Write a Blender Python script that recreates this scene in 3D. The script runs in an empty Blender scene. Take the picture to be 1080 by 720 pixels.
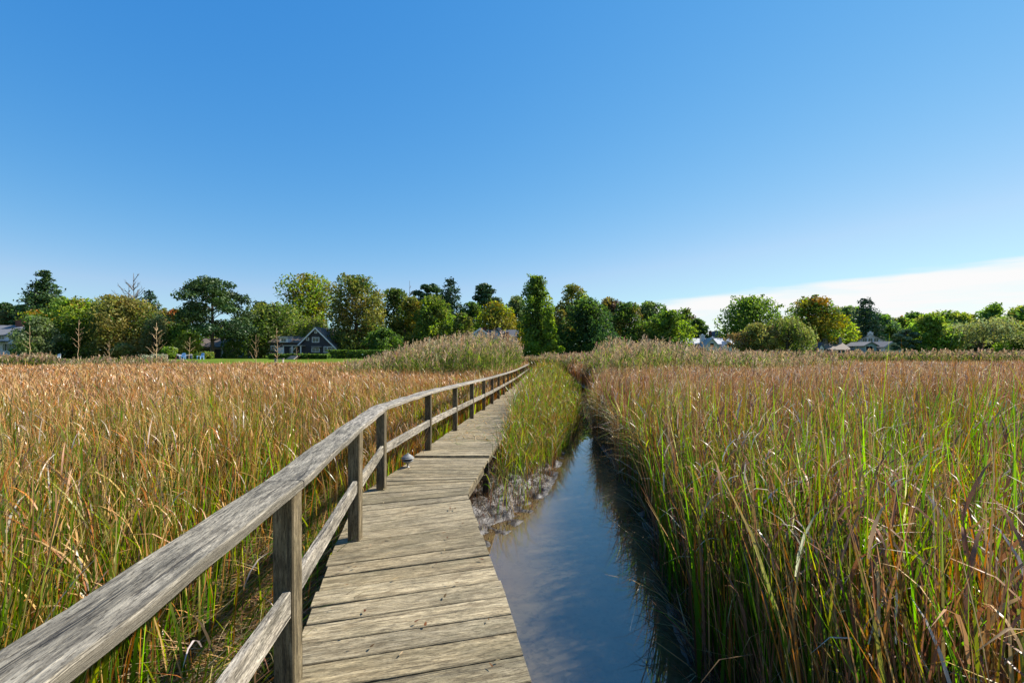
import bpy, math, random
import numpy as np
from mathutils import Vector, Matrix

# ------------------------------------------------------------------ basics
SC = bpy.context.scene
COL = SC.collection
rng = np.random.default_rng(11)
random.seed(5)
PI = math.pi
F = 500.0            # focal length in pixels of a 1080 px wide frame
YH = 374.0           # horizon row
H = 1.55             # eye height above the deck (deck z = 0)
MUD = -0.55
WATER = -0.74
SUN_AZ, SUN_EL = math.radians(62), math.radians(40)


def wx(px, d):
    return (px - 540.0) / F * d


def wz(py, d):
    return H + (YH - py) / F * d


def tag(o, label=None, cat=None, group=None, kind=None):
    if label: o['label'] = label
    if cat: o['category'] = cat
    if group: o['group'] = group
    if kind: o['kind'] = kind
    return o


def thing(name, label, cat, loc=(0, 0, 0), rz=0.0, group=None):
    o = bpy.data.objects.new(name, None)
    o.empty_display_size = 0.2
    COL.objects.link(o)
    o.location = loc
    o.rotation_euler = (0, 0, rz)
    return tag(o, label, cat, group)


def np_mesh(name, V, Fq, mat, parent=None, col=None, grain=None, smooth=False, loc=None):
    """V (n,3); Fq (m,4) quads or list of faces"""
    me = bpy.data.meshes.new(name)
    V = np.asarray(V, dtype=np.float32)
    if isinstance(Fq, np.ndarray):
        k = Fq.shape[1]
        me.vertices.add(len(V))
        me.vertices.foreach_set('co', V.ravel())
        me.loops.add(Fq.size)
        me.loops.foreach_set('vertex_index', Fq.astype(np.int32).ravel())
        me.polygons.add(len(Fq))
        me.polygons.foreach_set('loop_start', np.arange(0, Fq.size, k, dtype=np.int32))
        me.polygons.foreach_set('loop_total', np.full(len(Fq), k, dtype=np.int32))
        me.update(calc_edges=True)
    else:
        me.from_pydata([tuple(v) for v in V], [], Fq)
    if smooth:
        me.polygons.foreach_set('use_smooth', np.ones(len(me.polygons), dtype=bool))
    if col is not None:
        a = me.attributes.new('Col', 'FLOAT_COLOR', 'POINT')
        c = np.ones((len(V), 4), dtype=np.float32)
        c[:, :3] = col
        if mat.name in ('marsh_blade', 'plume'): c[:, :3] *= 0.84
        c[:, 3] = np.where(c[:, 1] > c[:, 0] * 0.98, 1.0, 0.55 if mat.name != 'marsh_blade' else 0.30)
        a.data.foreach_set('color', c.ravel())
    if grain is not None:
        a = me.attributes.new('grain', 'FLOAT_VECTOR', 'POINT')
        a.data.foreach_set('vector', np.asarray(grain, dtype=np.float32).ravel())
    if mat: me.materials.append(mat)
    o = bpy.data.objects.new(name, me)
    COL.objects.link(o)
    if parent: o.parent = parent
    if loc is not None: o.location = loc
    return o


class MB:
    """collects primitives into one mesh"""
    def __init__(s):
        s.v, s.f, s.g = [], [], []

    def add(s, verts, faces, grain=None):
        o = len(s.v)
        s.v += [tuple(p) for p in verts]
        s.f += [tuple(i + o for i in f) for f in faces]
        s.g += [tuple(p) for p in (grain if grain is not None else verts)]

    def box(s, c, size, rz=0.0, M=None):
        hx, hy, hz = size[0] / 2, size[1] / 2, size[2] / 2
        R = Matrix.Rotation(rz, 4, 'Z')
        vs = []
        for z in (-hz, hz):
            for x, y in ((-hx, -hy), (hx, -hy), (hx, hy), (-hx, hy)):
                p = R @ Vector((x, y, z)) + Vector(c)
                vs.append(M @ p if M else p)
        s.add(vs, [(0, 3, 2, 1), (4, 5, 6, 7), (0, 1, 5, 4), (1, 2, 6, 5), (2, 3, 7, 6), (3, 0, 4, 7)])

    def tube(s, pts, rad, n=7, cap=True):
        pts = [Vector(p) for p in pts]
        rings = []
        for i, p in enumerate(pts):
            d = (pts[min(i + 1, len(pts) - 1)] - pts[max(i - 1, 0)]).normalized()
            ref = Vector((1, 0, 0)) if abs(d.x) < 0.8 else Vector((0, 1, 0))
            u = d.cross(ref).normalized(); w = d.cross(u)
            rings.append([p + (u * math.cos(2 * PI * k / n) + w * math.sin(2 * PI * k / n)) * rad[i] for k in range(n)])
        vs = [q for r in rings for q in r]
        fs = []
        for i in range(len(pts) - 1):
            for k in range(n):
                a, b = i * n + k, i * n + (k + 1) % n
                fs.append((a, a + n, b + n, b))
        if cap:
            fs.append(tuple(range(n)))
            fs.append(tuple(reversed(range((len(pts) - 1) * n, len(pts) * n))))
        s.add(vs, fs)

    def lathe(s, prof, n=24, c=(0, 0, 0)):
        vs = []
        for r, z in prof:
            for k in range(n):
                a = 2 * PI * k / n
                vs.append((c[0] + r * math.cos(a), c[1] + r * math.sin(a), c[2] + z))
        fs = []
        for i in range(len(prof) - 1):
            for k in range(n):
                a, b = i * n + k, i * n + (k + 1) % n
                fs.append((a, b, b + n, a + n))
        fs.append(tuple(reversed(range(n))))
        fs.append(tuple(range((len(prof) - 1) * n, len(prof) * n)))
        s.add(vs, fs)

    def prism(s, poly, y0, y1):
        """poly in (x,z), extruded along y"""
        n = len(poly)
        vs = [(x, y0, z) for x, z in poly] + [(x, y1, z) for x, z in poly]
        fs = [tuple(range(n)), tuple(reversed(range(n, 2 * n)))]
        for i in range(n):
            j = (i + 1) % n
            fs.append((i, i + n, j + n, j))
        s.add(vs, fs)

    def loft(s, rings, grains):
        n = len(rings[0])
        vs = [p for r in rings for p in r]
        gs = [p for r in grains for p in r]
        fs = []
        for i in range(len(rings) - 1):
            for k in range(n):
                a, b = i * n + k, i * n + (k + 1) % n
                fs.append((a, b, b + n, a + n))
        fs.append(tuple(reversed(range(n))))
        fs.append(tuple(range((len(rings) - 1) * n, len(rings) * n)))
        s.add(vs, fs, gs)

    def build(s, name, mat, parent=None, smooth=False):
        import bmesh
        o = np_mesh(name, np.array(s.v), s.f, mat, parent, grain=np.array(s.g), smooth=smooth)
        bm = bmesh.new(); bm.from_mesh(o.data)
        bmesh.ops.recalc_face_normals(bm, faces=bm.faces)
        bm.to_mesh(o.data); bm.free()
        return o


# ------------------------------------------------------------------ materials
class N:
    def __init__(s, name):
        s.m = bpy.data.materials.new(name); s.m.use_nodes = True
        s.t = s.m.node_tree; s.t.nodes.clear()
        s.out = s.n('ShaderNodeOutputMaterial')

    def n(s, typ, **kw):
        o = s.t.nodes.new(typ)
        for k, v in kw.items():
            if k in o.inputs: o.inputs[k].default_value = v
            else: setattr(o, k, v)
        return o

    def l(s, a, b): s.t.links.new(a, b)

    def ramp(s, fac, stops):
        r = s.n('ShaderNodeValToRGB')
        while len(r.color_ramp.elements) < len(stops): r.color_ramp.elements.new(0.5)
        for e, (p, c) in zip(r.color_ramp.elements, stops):
            e.position = p
            e.color = (*c, 1) if len(c) == 3 else c
        s.l(fac, r.inputs[0])
        return r.outputs[0]

    def mixc(s, fac, a, b, mode='MIX'):
        m = s.n('ShaderNodeMix', data_type='RGBA', blend_type=mode)
        if isinstance(fac, float): m.inputs[0].default_value = fac
        else: s.l(fac, m.inputs[0])
        for sock, v in ((m.inputs[6], a), (m.inputs[7], b)):
            if isinstance(v, tuple): sock.default_value = (*v, 1)
            else: s.l(v, sock)
        return m.outputs[2]

    def noise(s, vec, scale, detail=4, rough=0.55, dist=0.0):
        q = s.n('ShaderNodeTexNoise', Scale=scale, Detail=detail, Roughness=rough, Distortion=dist)
        if vec is not None: s.l(vec, q.inputs['Vector'])
        return q.outputs['Fac']

    def mapv(s, vec, scale=(1, 1, 1), loc=(0, 0, 0)):
        q = s.n('ShaderNodeMapping')
        q.inputs['Scale'].default_value = scale; q.inputs['Location'].default_value = loc
        s.l(vec, q.inputs['Vector'])
        return q.outputs[0]

    def bump(s, h, strength, dist=0.01):
        b = s.n('ShaderNodeBump', Strength=strength, Distance=dist)
        s.l(h, b.inputs['Height'])
        return b.outputs[0]


def leaf_mat(name, trans=0.4, gloss=0.05, grough=0.4, boost=1.35):
    k = N(name)
    at = k.n('ShaderNodeAttribute', attribute_name='Col')
    d = k.n('ShaderNodeBsdfDiffuse'); k.l(at.outputs['Color'], d.inputs['Color'])
    t = k.n('ShaderNodeBsdfTranslucent')
    hs = k.n('ShaderNodeHueSaturation', Saturation=1.15, Value=boost); k.l(at.outputs['Color'], hs.inputs['Color'])
    k.l(hs.outputs[0], t.inputs['Color'])
    m = k.n('ShaderNodeMixShader'); ml = k.n('ShaderNodeMath', operation='MULTIPLY'); k.l(at.outputs['Alpha'], ml.inputs[0]); ml.inputs[1].default_value = trans; k.l(ml.outputs[0], m.inputs[0])
    k.l(d.outputs[0], m.inputs[1]); k.l(t.outputs[0], m.inputs[2])
    g = k.n('ShaderNodeBsdfGlossy', Roughness=grough)
    m2 = k.n('ShaderNodeMixShader'); m2.inputs[0].default_value = gloss
    k.l(m.outputs[0], m2.inputs[1]); k.l(g.outputs[0], m2.inputs[2])
    k.l(m2.outputs[0], k.out.inputs[0])
    return k.m


def wood_mat(name, dark, mid, light, crack=0.5, moss=0.25, fleck=0.6):
    dark, mid, light = (tuple(v * 0.72 for v in q) for q in (dark, mid, light))
    k = N(name)
    at = k.n('ShaderNodeAttribute', attribute_name='grain')
    v = at.outputs['Vector']
    fine = k.noise(k.mapv(v, (15, 120, 37)), 1.0, 5, 0.6, 0.5)
    streak = k.noise(k.mapv(v, (5.5, 34, 53)), 1.0, 5, 0.65, 0.5)
    blot = k.noise(k.mapv(v, (2.0, 5.0, 29)), 1.0, 5, 0.6)
    sep = k.n('ShaderNodeSeparateXYZ'); k.l(v, sep.inputs[0])
    wn = k.n('ShaderNodeTexWhiteNoise', noise_dimensions='1D'); k.l(sep.outputs[2], wn.inputs['W'])
    base = k.ramp(streak, [(0.36, dark), (0.5, mid), (0.64, light)])
    fc = k.ramp(fine, [(0.34, (0.42, 0.40, 0.37)), (0.47, (0.95, 0.95, 0.95)), (0.66, (1.35, 1.33, 1.28))])
    c = k.mixc(1.0, base, fc, 'MULTIPLY')
    bl = k.ramp(blot, [(0.36, (0.62, 0.62, 0.60)), (0.58, (1.10, 1.08, 1.04))])
    c = k.mixc(0.8, c, bl, 'MULTIPLY')
    pr = k.ramp(wn.outputs['Value'], [(0.0, (0.66, 0.66, 0.62)), (0.3, (1.0, 0.96, 0.88)), (0.6, (0.88, 0.88, 0.88)), (1.0, (1.24, 1.22, 1.18))])
    c = k.mixc(1.0, c, pr, 'MULTIPLY')
    ms = k.ramp(k.noise(k.mapv(v, (1.3, 3, 11)), 1.0, 5, 0.7), [(0.5, (0, 0, 0)), (0.75, (1, 1, 1))])
    mm = k.n('ShaderNodeMath', operation='MULTIPLY'); k.l(ms, mm.inputs[0]); mm.inputs[1].default_value = moss
    c = k.mixc(mm.outputs[0], c, (0.10, 0.10, 0.055))
    # cracks: thin dark lines along the grain
    cr = k.noise(k.mapv(v, (1.6, 44, 71)), 1.0, 4, 0.6, 0.9)
    crm = k.ramp(cr, [(0.35, (1, 1, 1)), (0.40, (0, 0, 0))])
    cm = k.n('ShaderNodeMath', operation='MULTIPLY'); k.l(crm, cm.inputs[0]); cm.inputs[1].default_value = crack
    c = k.mixc(cm.outputs[0], c, (0.035, 0.030, 0.024))
    fl = k.noise(k.mapv(v, (55, 190, 13)), 1.0, 3, 0.6)
    flm = k.ramp(fl, [(0.36, (0.30, 0.28, 0.25)), (0.45, (1, 1, 1)), (0.60, (1, 1, 1)), (0.68, (1.45, 1.42, 1.36))])
    c = k.mixc(fleck, c, flm, 'MULTIPLY')
    # knots
    vo = k.n('ShaderNodeTexVoronoi', Scale=1.0); k.l(k.mapv(v, (2.3, 9, 19)), vo.inputs['Vector'])
    kn = k.ramp(vo.outputs['Distance'], [(0.04, (1, 1, 1)), (0.10, (0, 0, 0))])
    km = k.n('ShaderNodeMath', operation='MULTIPLY'); k.l(kn, km.inputs[0]); km.inputs[1].default_value = 0.55
    c = k.mixc(km.outputs[0], c, (0.05, 0.035, 0.022))
    hsum = k.n('ShaderNodeMath', operation='SUBTRACT'); k.l(fine, hsum.inputs[0]); k.l(cm.outputs[0], hsum.inputs[1])
    b = k.n('ShaderNodeBsdfPrincipled', Roughness=0.78)
    b.inputs['Specular IOR Level'].default_value = 0.25
    k.l(c, b.inputs['Base Color']); k.l(k.bump(hsum.outputs[0], 0.75, 0.006), b.inputs['Normal'])
    k.l(b.outputs[0], k.out.inputs[0])
    return k.m


def plain(name, c, rough=0.6, var=0.25, scale=3.0, bump=0.0, metal=0.0, coord='Object'):
    k = N(name)
    tc = k.n('ShaderNodeTexCoord')
    nz = k.noise(tc.outputs[coord], scale, 5, 0.6)
    c = tuple(v * 0.76 for v in c)
    a = tuple(x * (1 - var) for x in c); b_ = tuple(min(1, x * (1 + var)) for x in c)
    cc = k.ramp(nz, [(0.3, a), (0.7, b_)])
    b = k.n('ShaderNodeBsdfPrincipled', Roughness=rough, Metallic=metal)
    k.l(cc, b.inputs['Base Color'])
    if bump: k.l(k.bump(nz, bump, 0.02), b.inputs['Normal'])
    k.l(b.outputs[0], k.out.inputs[0])
    return k.m


def banded(name, c, axis_scale, rough=0.7, dark=0.7):
    """courses of shingle / clapboard"""
    k = N(name)
    c = tuple(v * 0.74 for v in c)
    tc = k.n('ShaderNodeTexCoord')
    w = k.n('ShaderNodeTexWave', wave_type='BANDS', bands_direction='Z', wave_profile='SAW', Scale=axis_scale, Distortion=0.6)
    k.l(tc.outputs['Object'], w.inputs['Vector'])
    nz = k.noise(tc.outputs['Object'], 2.5, 5, 0.65)
    cc = k.ramp(w.outputs['Fac'], [(0.0, tuple(x * dark for x in c)), (0.25, c), (1.0, c)])
    c2 = k.mixc(0.7, cc, k.ramp(nz, [(0.3, (0.75, 0.75, 0.75)), (0.7, (1.15, 1.15, 1.15))]), 'MULTIPLY')
    b = k.n('ShaderNodeBsdfPrincipled', Roughness=rough)
    k.l(c2, b.inputs['Base Color']); k.l(b.outputs[0], k.out.inputs[0])
    return k.m


M = {}
M['reed'] = leaf_mat('marsh_blade', 0.60, 0.016, 0.28, 1.65)
M['leaf'] = leaf_mat('tree_leaf', 0.54, 0.012, 0.45)
M['needle'] = leaf_mat('needle', 0.12, 0.02, 0.5)
M['plume'] = leaf_mat('plume', 0.6, 0.0, 0.5)
M['deck'] = wood_mat('weathered_deck_wood', (0.22, 0.177, 0.11), (0.36, 0.302, 0.195), (0.48, 0.41, 0.28), 0.55, 0.35)
M['cap'] = wood_mat('weathered_rail_wood', (0.20, 0.18, 0.15), (0.38, 0.345, 0.29), (0.58, 0.53, 0.45), 0.85, 0.12, 0.85)
M['post'] = wood_mat('weathered_post_wood', (0.11, 0.088, 0.052), (0.19, 0.155, 0.095), (0.30, 0.25, 0.165), 0.5, 0.3)
M['pile'] = wood_mat('dark_wet_wood', (0.03, 0.025, 0.02), (0.06, 0.05, 0.04), (0.11, 0.09, 0.07), 0.5, 0.4)
M['bark'] = plain('bark', (0.10, 0.075, 0.055), 0.9, 0.4, 2.5, 0.4)
M['palebark'] = plain('pale_twigs', (0.78, 0.52, 0.27), 0.8, 0.2, 3.0)
M['greybark'] = plain('grey_dead_wood', (0.17, 0.15, 0.13), 0.9, 0.3, 3.0)
M['white'] = banded('white_clapboard', (0.84, 0.88, 0.92), 9.0, 0.6, 0.8)
M['trim'] = plain('white_trim', (0.78, 0.79, 0.80), 0.5, 0.06)
M['dark'] = banded('dark_shingle_wall', (0.045, 0.045, 0.055), 9.0, 0.8, 0.6)
M['bluewall'] = banded('pale_blue_clapboard', (0.42, 0.52, 0.60), 9.0, 0.6, 0.8)
M['greyroof'] = banded('grey_roof', (0.24, 0.24, 0.25), 7.0, 0.85)
M['brownroof'] = banded('brown_roof', (0.26, 0.20, 0.155), 7.0, 0.85)
M['palerf'] = banded('pale_tan_roof', (0.45, 0.41, 0.36), 7.0, 0.8)
M['whiteroof'] = banded('bright_grey_roof', (0.60, 0.60, 0.60), 7.0, 0.55)
M['darkroof'] = banded('dark_blue_grey_roof', (0.09, 0.10, 0.13), 7.0, 0.8)
M['brick'] = plain('red_brick', (0.20, 0.07, 0.05), 0.85, 0.35, 6.0)
M['glass'] = plain('window_glass', (0.03, 0.035, 0.04), 0.06, 0.2)
M['door'] = plain('recess_shade', (0.04, 0.03, 0.028), 0.5, 0.2)  # near-black colour standing for shade in openings and gaps
M['stone'] = plain('grey_stone', (0.30, 0.29, 0.27), 0.9, 0.3, 4.0, 0.3)
M['bluepaint'] = plain('light_blue_paint', (0.28, 0.50, 0.78), 0.5, 0.08)
M['bluedark'] = plain('dark_blue_cover', (0.03, 0.045, 0.09), 0.5, 0.2)
M['redleaf'] = M['leaf']
M['lampgrey'] = plain('weathered_grey_metal', (0.28, 0.28, 0.26), 0.5, 0.35, 30.0, 0.1, 0.15)
M['lampwhite'] = plain('frosted_lens', (0.60, 0.60, 0.56), 0.35, 0.08)


def mud_material():
    k = N('wet_marsh_mud')
    tc = k.n('ShaderNodeTexCoord'); v = tc.outputs['Object']
    n1 = k.noise(v, 1.3, 6, 0.6); n2 = k.noise(v, 14.0, 6, 0.7, 0.6); n3 = k.noise(v, 45.0, 3, 0.6)
    c = k.ramp(n2, [(0.36, (0.020, 0.015, 0.011)), (0.52, (0.048, 0.038, 0.029)), (0.70, (0.13, 0.112, 0.09))])
    c = k.mixc(0.5, c, k.ramp(n1, [(0.3, (0.7, 0.7, 0.7)), (0.7, (1.2, 1.15, 1.1))]), 'MULTIPLY')
    hh = k.n('ShaderNodeMath', operation='MULTIPLY_ADD'); k.l(n3, hh.inputs[0]); hh.inputs[1].default_value = 0.35; k.l(n2, hh.inputs[2])
    b = k.n('ShaderNodeBsdfPrincipled')
    b.inputs['Specular IOR Level'].default_value = 0.6
    k.l(k.ramp(n2, [(0.35, (0.36, 0.36, 0.36)), (0.7, (0.62, 0.62, 0.62))]), b.inputs['Roughness'])
    k.l(c, b.inputs['Base Color']); k.l(k.bump(hh.outputs[0], 0.6, 0.03), b.inputs['Normal'])
    k.l(b.outputs[0], k.out.inputs[0])
    return k.m


def water_material():
    k = N('murky_creek_water')
    tc = k.n('ShaderNodeTexCoord'); v = tc.outputs['Object']
    n1 = k.noise(k.mapv(v, (1.0, 0.7, 1)), 1.6, 5, 0.6, 0.5); n2 = k.noise(v, 13.0, 5, 0.65, 0.7)
    c = k.ramp(n1, [(0.30, (0.068, 0.052, 0.026)), (0.70, (0.140, 0.108, 0.058))])
    sp = k.ramp(n2, [(0.50, (1, 1, 1)), (0.62, (0.50, 0.54, 0.50))])
    c = k.mixc(0.7, c, sp, 'MULTIPLY')
    at = k.n('ShaderNodeAttribute', attribute_name='Col')
    c = k.mixc(at.outputs["Fac"], c, (0.115, 0.076, 0.034))
    b = k.n('ShaderNodeBsdfPrincipled', Roughness=0.01, IOR=2.2)
    b.subsurface_method = 'BURLEY'
    b.inputs['Subsurface Weight'].default_value = 0.9; b.inputs['Subsurface Radius'].default_value = (1.0, 0.85, 0.65); b.inputs['Subsurface Scale'].default_value = 0.22
    b.inputs['Specular IOR Level'].default_value = 0.5
    rip = k.noise(k.mapv(v, (1.0, 0.55, 1)), 5.0, 3, 0.5)
    k.l(c, b.inputs['Base Color']); k.l(k.bump(rip, 0.003, 0.03), b.inputs['Normal'])
    k.l(b.outputs[0], k.out.inputs[0])
    return k.m


def lawn_material():
    k = N('mown_lawn')
    tc = k.n('ShaderNodeTexCoord'); v = tc.outputs['Object']
    n1 = k.noise(v, 0.25, 6, 0.6); n2 = k.noise(v, 6.0, 4, 0.6)
    c = k.ramp(n1, [(0.3, (0.07, 0.115, 0.016)), (0.7, (0.135, 0.19, 0.028))])
    c = k.mixc(0.4, c, k.ramp(n2, [(0.3, (0.7, 0.7, 0.7)), (0.7, (1.2, 1.2, 1.1))]), 'MULTIPLY')
    b = k.n('ShaderNodeBsdfDiffuse'); k.l(c, b.inputs['Color'])
    k.l(k.bump(n2, 0.6, 0.05), b.inputs['Normal'])
    k.l(b.outputs[0], k.out.inputs[0])
    return k.m


M['mud'] = mud_material(); M['water'] = water_material(); M['lawn'] = lawn_material()

# ------------------------------------------------------------------ plan of the place
YB = np.array([-8, 0, 2, 3.3, 5, 6.1, 7.7, 9, 11, 13, 15, 18, 22, 28, 38, 48, 62])
RB = np.array([1.0, 1.1, 1.17, 1.31, 1.53, 1.78, 1.98, 2.10, 2.2, 2.32, 2.62, 3.2, 3.85, 4.7, 5.3, 5.0, 4.6])
YL = np.array([-8, 0, 2, 3.3, 4.6, 5.7, 6.8, 8.6, 11, 13, 15, 18, 22, 28, 38, 48, 62])
LB = np.array([-1.0, -0.9, -0.9, -0.85, -0.6, -0.30, 0.26, 0.74, 1.2, 1.5, 1.95, 2.45, 3.0, 3.8, 4.4, 4.3, 4.0])

# deck edges as functions of depth
DLy = np.array([-2, 2.453, 3.875, 5.27, 7.24, 9.7, 20, 30, 40, 53])
DLx = np.array([-0.50, -1.11, -1.44, -1.687, -1.46, -1.28, -0.52, 0.22, 0.98, 2.0])
DRy = np.array([-2, 0, 2.24, 3.088, 4.28, 5.42, 7.24, 9.7, 20, 30, 40, 53])
DRx = np.array([0.60, 0.40, 0.09, -0.062, -0.30, -0.531, -0.36, -0.11, 0.65, 1.39, 2.12, 3.1])


def DL(y): return np.interp(y, DLy, DLx)
def DR(y): return np.interp(y, DRy, DRx)
def deck_z(y): return float(np.interp(y, [-2, 7.23, 7.24, 12, 16, 24, 30, 53], [-0.01, -0.02, 0.015, -0.08, -0.17, -0.28, -0.34, -0.40]))
def creek_s(x, y): return np.minimum(x - np.interp(y, YL, LB), np.interp(y, YB, RB) - x)
def wob(x, y, f=1.0, seed=0.0):
    return (np.sin(x * 1.7 * f + 1.3 * seed + 2 * np.sin(y * 0.9 * f)) + np.sin(y * 2.1 * f + seed + 1.5 * np.sin(x * 1.1 * f + seed))
            + 0.6 * np.sin(x * 4.3 * f + y * 3.7 * f + seed * 2)) / 2.6


def vnoise(x, y, f, seed=0):
    x = np.asarray(x, float) * f + 91.7 * seed; y = np.asarray(y, float) * f + 37.3 * seed
    xi, yi = np.floor(x), np.floor(y); u, v = x - xi, y - yi
    u, v = u * u * (3 - 2 * u), v * v * (3 - 2 * v)
    def hsh(a, b): return np.modf(np.abs(np.sin(a * 127.1 + b * 311.7 + seed * 17.0) * 43758.5453))[0]
    return (hsh(xi, yi) * (1 - u) + hsh(xi + 1, yi) * u) * (1 - v) + (hsh(xi, yi + 1) * (1 - u) + hsh(xi + 1, yi + 1) * u) * v - 0.5


def sstep(a, b, x):
    t = np.clip((x - a) / (b - a), 0, 1)
    return t * t * (3 - 2 * t)


def upland_y(x):
    return 53 + 6 * np.sin(x * 0.05 + 1) + 2 * np.sin(x * 0.21) + 7 * sstep(5, 30, x)


def ground_h(x, y):
    s = creek_s(x, y)
    left = x < 0.5 * (np.interp(y, YL, LB) + np.interp(y, YB, RB))
    wid = np.where(left, 0.95, 0.65)
    out = WATER + 0.20 * sstep(0, 1, -s / wid) * 1.0
    ins = WATER - 0.32 * sstep(0, 0.6, s)
    h = np.where(s > 0, ins, out)
    rough = 0.028 * wob(x, y, 3.1, 1) + 0.022 * wob(x, y, 8.0, 4) + 0.014 * wob(x, y, 19.0, 2)
    lump = 0.16 * vnoise(x, y, 2.3, 1) + 0.10 * vnoise(x, y, 6.1, 2) + 0.06 * vnoise(x, y, 13.7, 3) + 0.03 * vnoise(x, y, 27.0, 4)
    h = h + rough * sstep(0.05, -0.2, s) * sstep(60, 40, y) + np.maximum(lump, -0.03) * sstep(0.10, -0.10, s) * sstep(-1.5, -0.8, s) * sstep(16, 12, y)
    up = sstep(-4, 10, y - upland_y(x))
    return h * (1 - up) + (0.95 + 0.1 * wob(x, y, 0.05, 3)) * up


# ------------------------------------------------------------------ ground, lawn, water
def make_ground():
    xs = np.concatenate([-np.geomspace(3.2, 900, 60)[::-1], np.arange(-3.1, 4.5, 0.03), np.geomspace(4.55, 900, 60)])
    ys = np.concatenate([np.array([-60, -25, -12, -7, -4, -2]), np.arange(-1, 12, 0.04), np.arange(12, 50, 0.5), np.arange(50, 75, 1.0), np.geomspace(76, 1500, 30)])
    X, Y = np.meshgrid(xs, ys)
    Z = ground_h(X, Y)
    V = np.stack([X, Y, Z], -1).reshape(-1, 3)
    ny, nx = X.shape
    i = np.arange(ny * nx).reshape(ny, nx)
    Q = np.stack([i[:-1, :-1], i[:-1, 1:], i[1:, 1:], i[1:, :-1]], -1).reshape(-1, 4)
    cy = V[Q].mean(1)
    lawn = cy[:, 1] > upland_y(cy[:, 0]) + 2
    for nm, sel, mt in (('ground', ~lawn, M['mud']), ('lawn', lawn, M['lawn'])):
        q = Q[sel]
        u, inv = np.unique(q, return_inverse=True)
        o = np_mesh(nm, V[u], inv.reshape(-1, 4), mt, smooth=True)
        tag(o, kind='structure')


make_ground()
def make_water():
    xs = np.concatenate([[-9, -5], np.arange(-3, 5.5, 0.1), np.arange(5.6, 12, 0.5)]); ys = np.concatenate([np.arange(-8, 16, 0.15), np.arange(16, 62, 0.6)])
    X, Y = np.meshgrid(xs, ys)
    l_, r_ = np.interp(Y, YL, LB), np.interp(Y, YB, RB)
    sl = X - l_ + 0.10 * wob(X, Y, 2.2, 3) + 0.3 * vnoise(X, Y, 1.7, 6)
    shallow = np.clip(1.0 - sstep(0.0, 1.0, sl), 0, 1)
    V = np.stack([X, Y, np.full_like(X, WATER)], -1).reshape(-1, 3)
    ny, nx = X.shape; i = np.arange(ny * nx).reshape(ny, nx)
    Q = np.stack([i[:-1, :-1], i[:-1, 1:], i[1:, 1:], i[1:, :-1]], -1).reshape(-1, 4)
    tag(np_mesh('water', V, Q, M['water'], col=np.repeat(shallow.reshape(-1, 1), 3, 1)), kind='structure')


make_water()

# ------------------------------------------------------------------ boardwalk
walk = thing('boardwalk', 'weathered grey wooden boardwalk running away beside the creek', 'boardwalk', (0, 0, 0))


def plank(mb, A, B, C, D, z0, th=0.04, nsub=6):
    """A left-near, B left-far, C right-far, D right-near (x,y)"""
    r = rng.random()
    dz = rng.normal(0, 0.0022, 4)
    ch = 0.005
    rings, grains = [], []
    wv_ = rng.normal(0, 0.0018, (nsub + 1, 2))
    for i in range(nsub + 1):
        t = i / nsub
        n = np.array([A[0] + (D[0] - A[0]) * t, A[1] + (D[1] - A[1]) * t])
        f = np.array([B[0] + (C[0] - B[0]) * t, B[1] + (C[1] - B[1]) * t])
        d = (f - n); L = np.linalg.norm(d); d /= L
        n = n + d * wv_[i, 0]; f = f + d * wv_[i, 1]
        zn = z0 + dz[0] * (1 - t) + dz[1] * t
        zf = z0 + dz[2] * (1 - t) + dz[3] * t
        cupm = 0.0
        pr = [(n, zn - th), (f, zf - th), (f, zf - ch), (f - d * ch, zf), ((n + f) / 2, (zn + zf) / 2 + cupm), (n + d * ch, zn), (n, zn - ch)]
        rings.append([(p[0], p[1], z) for p, z in pr])
        u = t * 1.2
        gv = [0.0, L, L + th * 0.7, L, L / 2, 0.0, -0.03]
        grains.append([(u + r * 3, g, r * 10) for g in gv])
    mb.loft(rings, grains)


def deck_section(keysL, keysR, pitch, label, gap=(0.007, 0.015)):
    mb = MB()
    y = keysL[0]
    while y < keysL[-1] - pitch * 0.4:
        p = pitch * rng.uniform(0.93, 1.07)
        y2 = min(y + p, keysL[-1])
        if keysL[-1] - y2 < pitch * 0.4: y2 = keysL[-1]
        g = rng.uniform(*gap)
        if rng.random() < 0.2: g += 0.008
        gr = g * rng.uniform(0.6, 1.6)
        a, b = y + g / 2, y2 - g / 2
        r0, r1 = np.interp(y, keysL, keysR) + gr / 2, np.interp(y2, keysL, keysR) - gr / 2
        j = rng.normal(0, 0.006, 2)
        jl = rng.normal(0, 0.008) - 0.02
        jr = rng.normal(0, 0.006) + 0.012
        A = (DL(a) + jl, a); B = (DL(b) + jl, b); C = (DR(r1) + jr, r1); D = (DR(r0) + jr, r0)
        z = deck_z((y + y2) / 2)
        plank(mb, A, B, C, D, z)
        y = y2
    o = mb.build('deck', M['deck'], walk)
    o['label'] = label


deck_section([-1.6, 2.45, 4.5, 5.46, 6.3, 7.225], [-1.3, 2.76, 4.97, 5.78, 6.28, 7.225], 0.196, 'near skewed planks of the deck')
deck_section([7.235, 9, 53], [7.235, 9, 53], 0.186, 'raised far planks of the deck')


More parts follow.
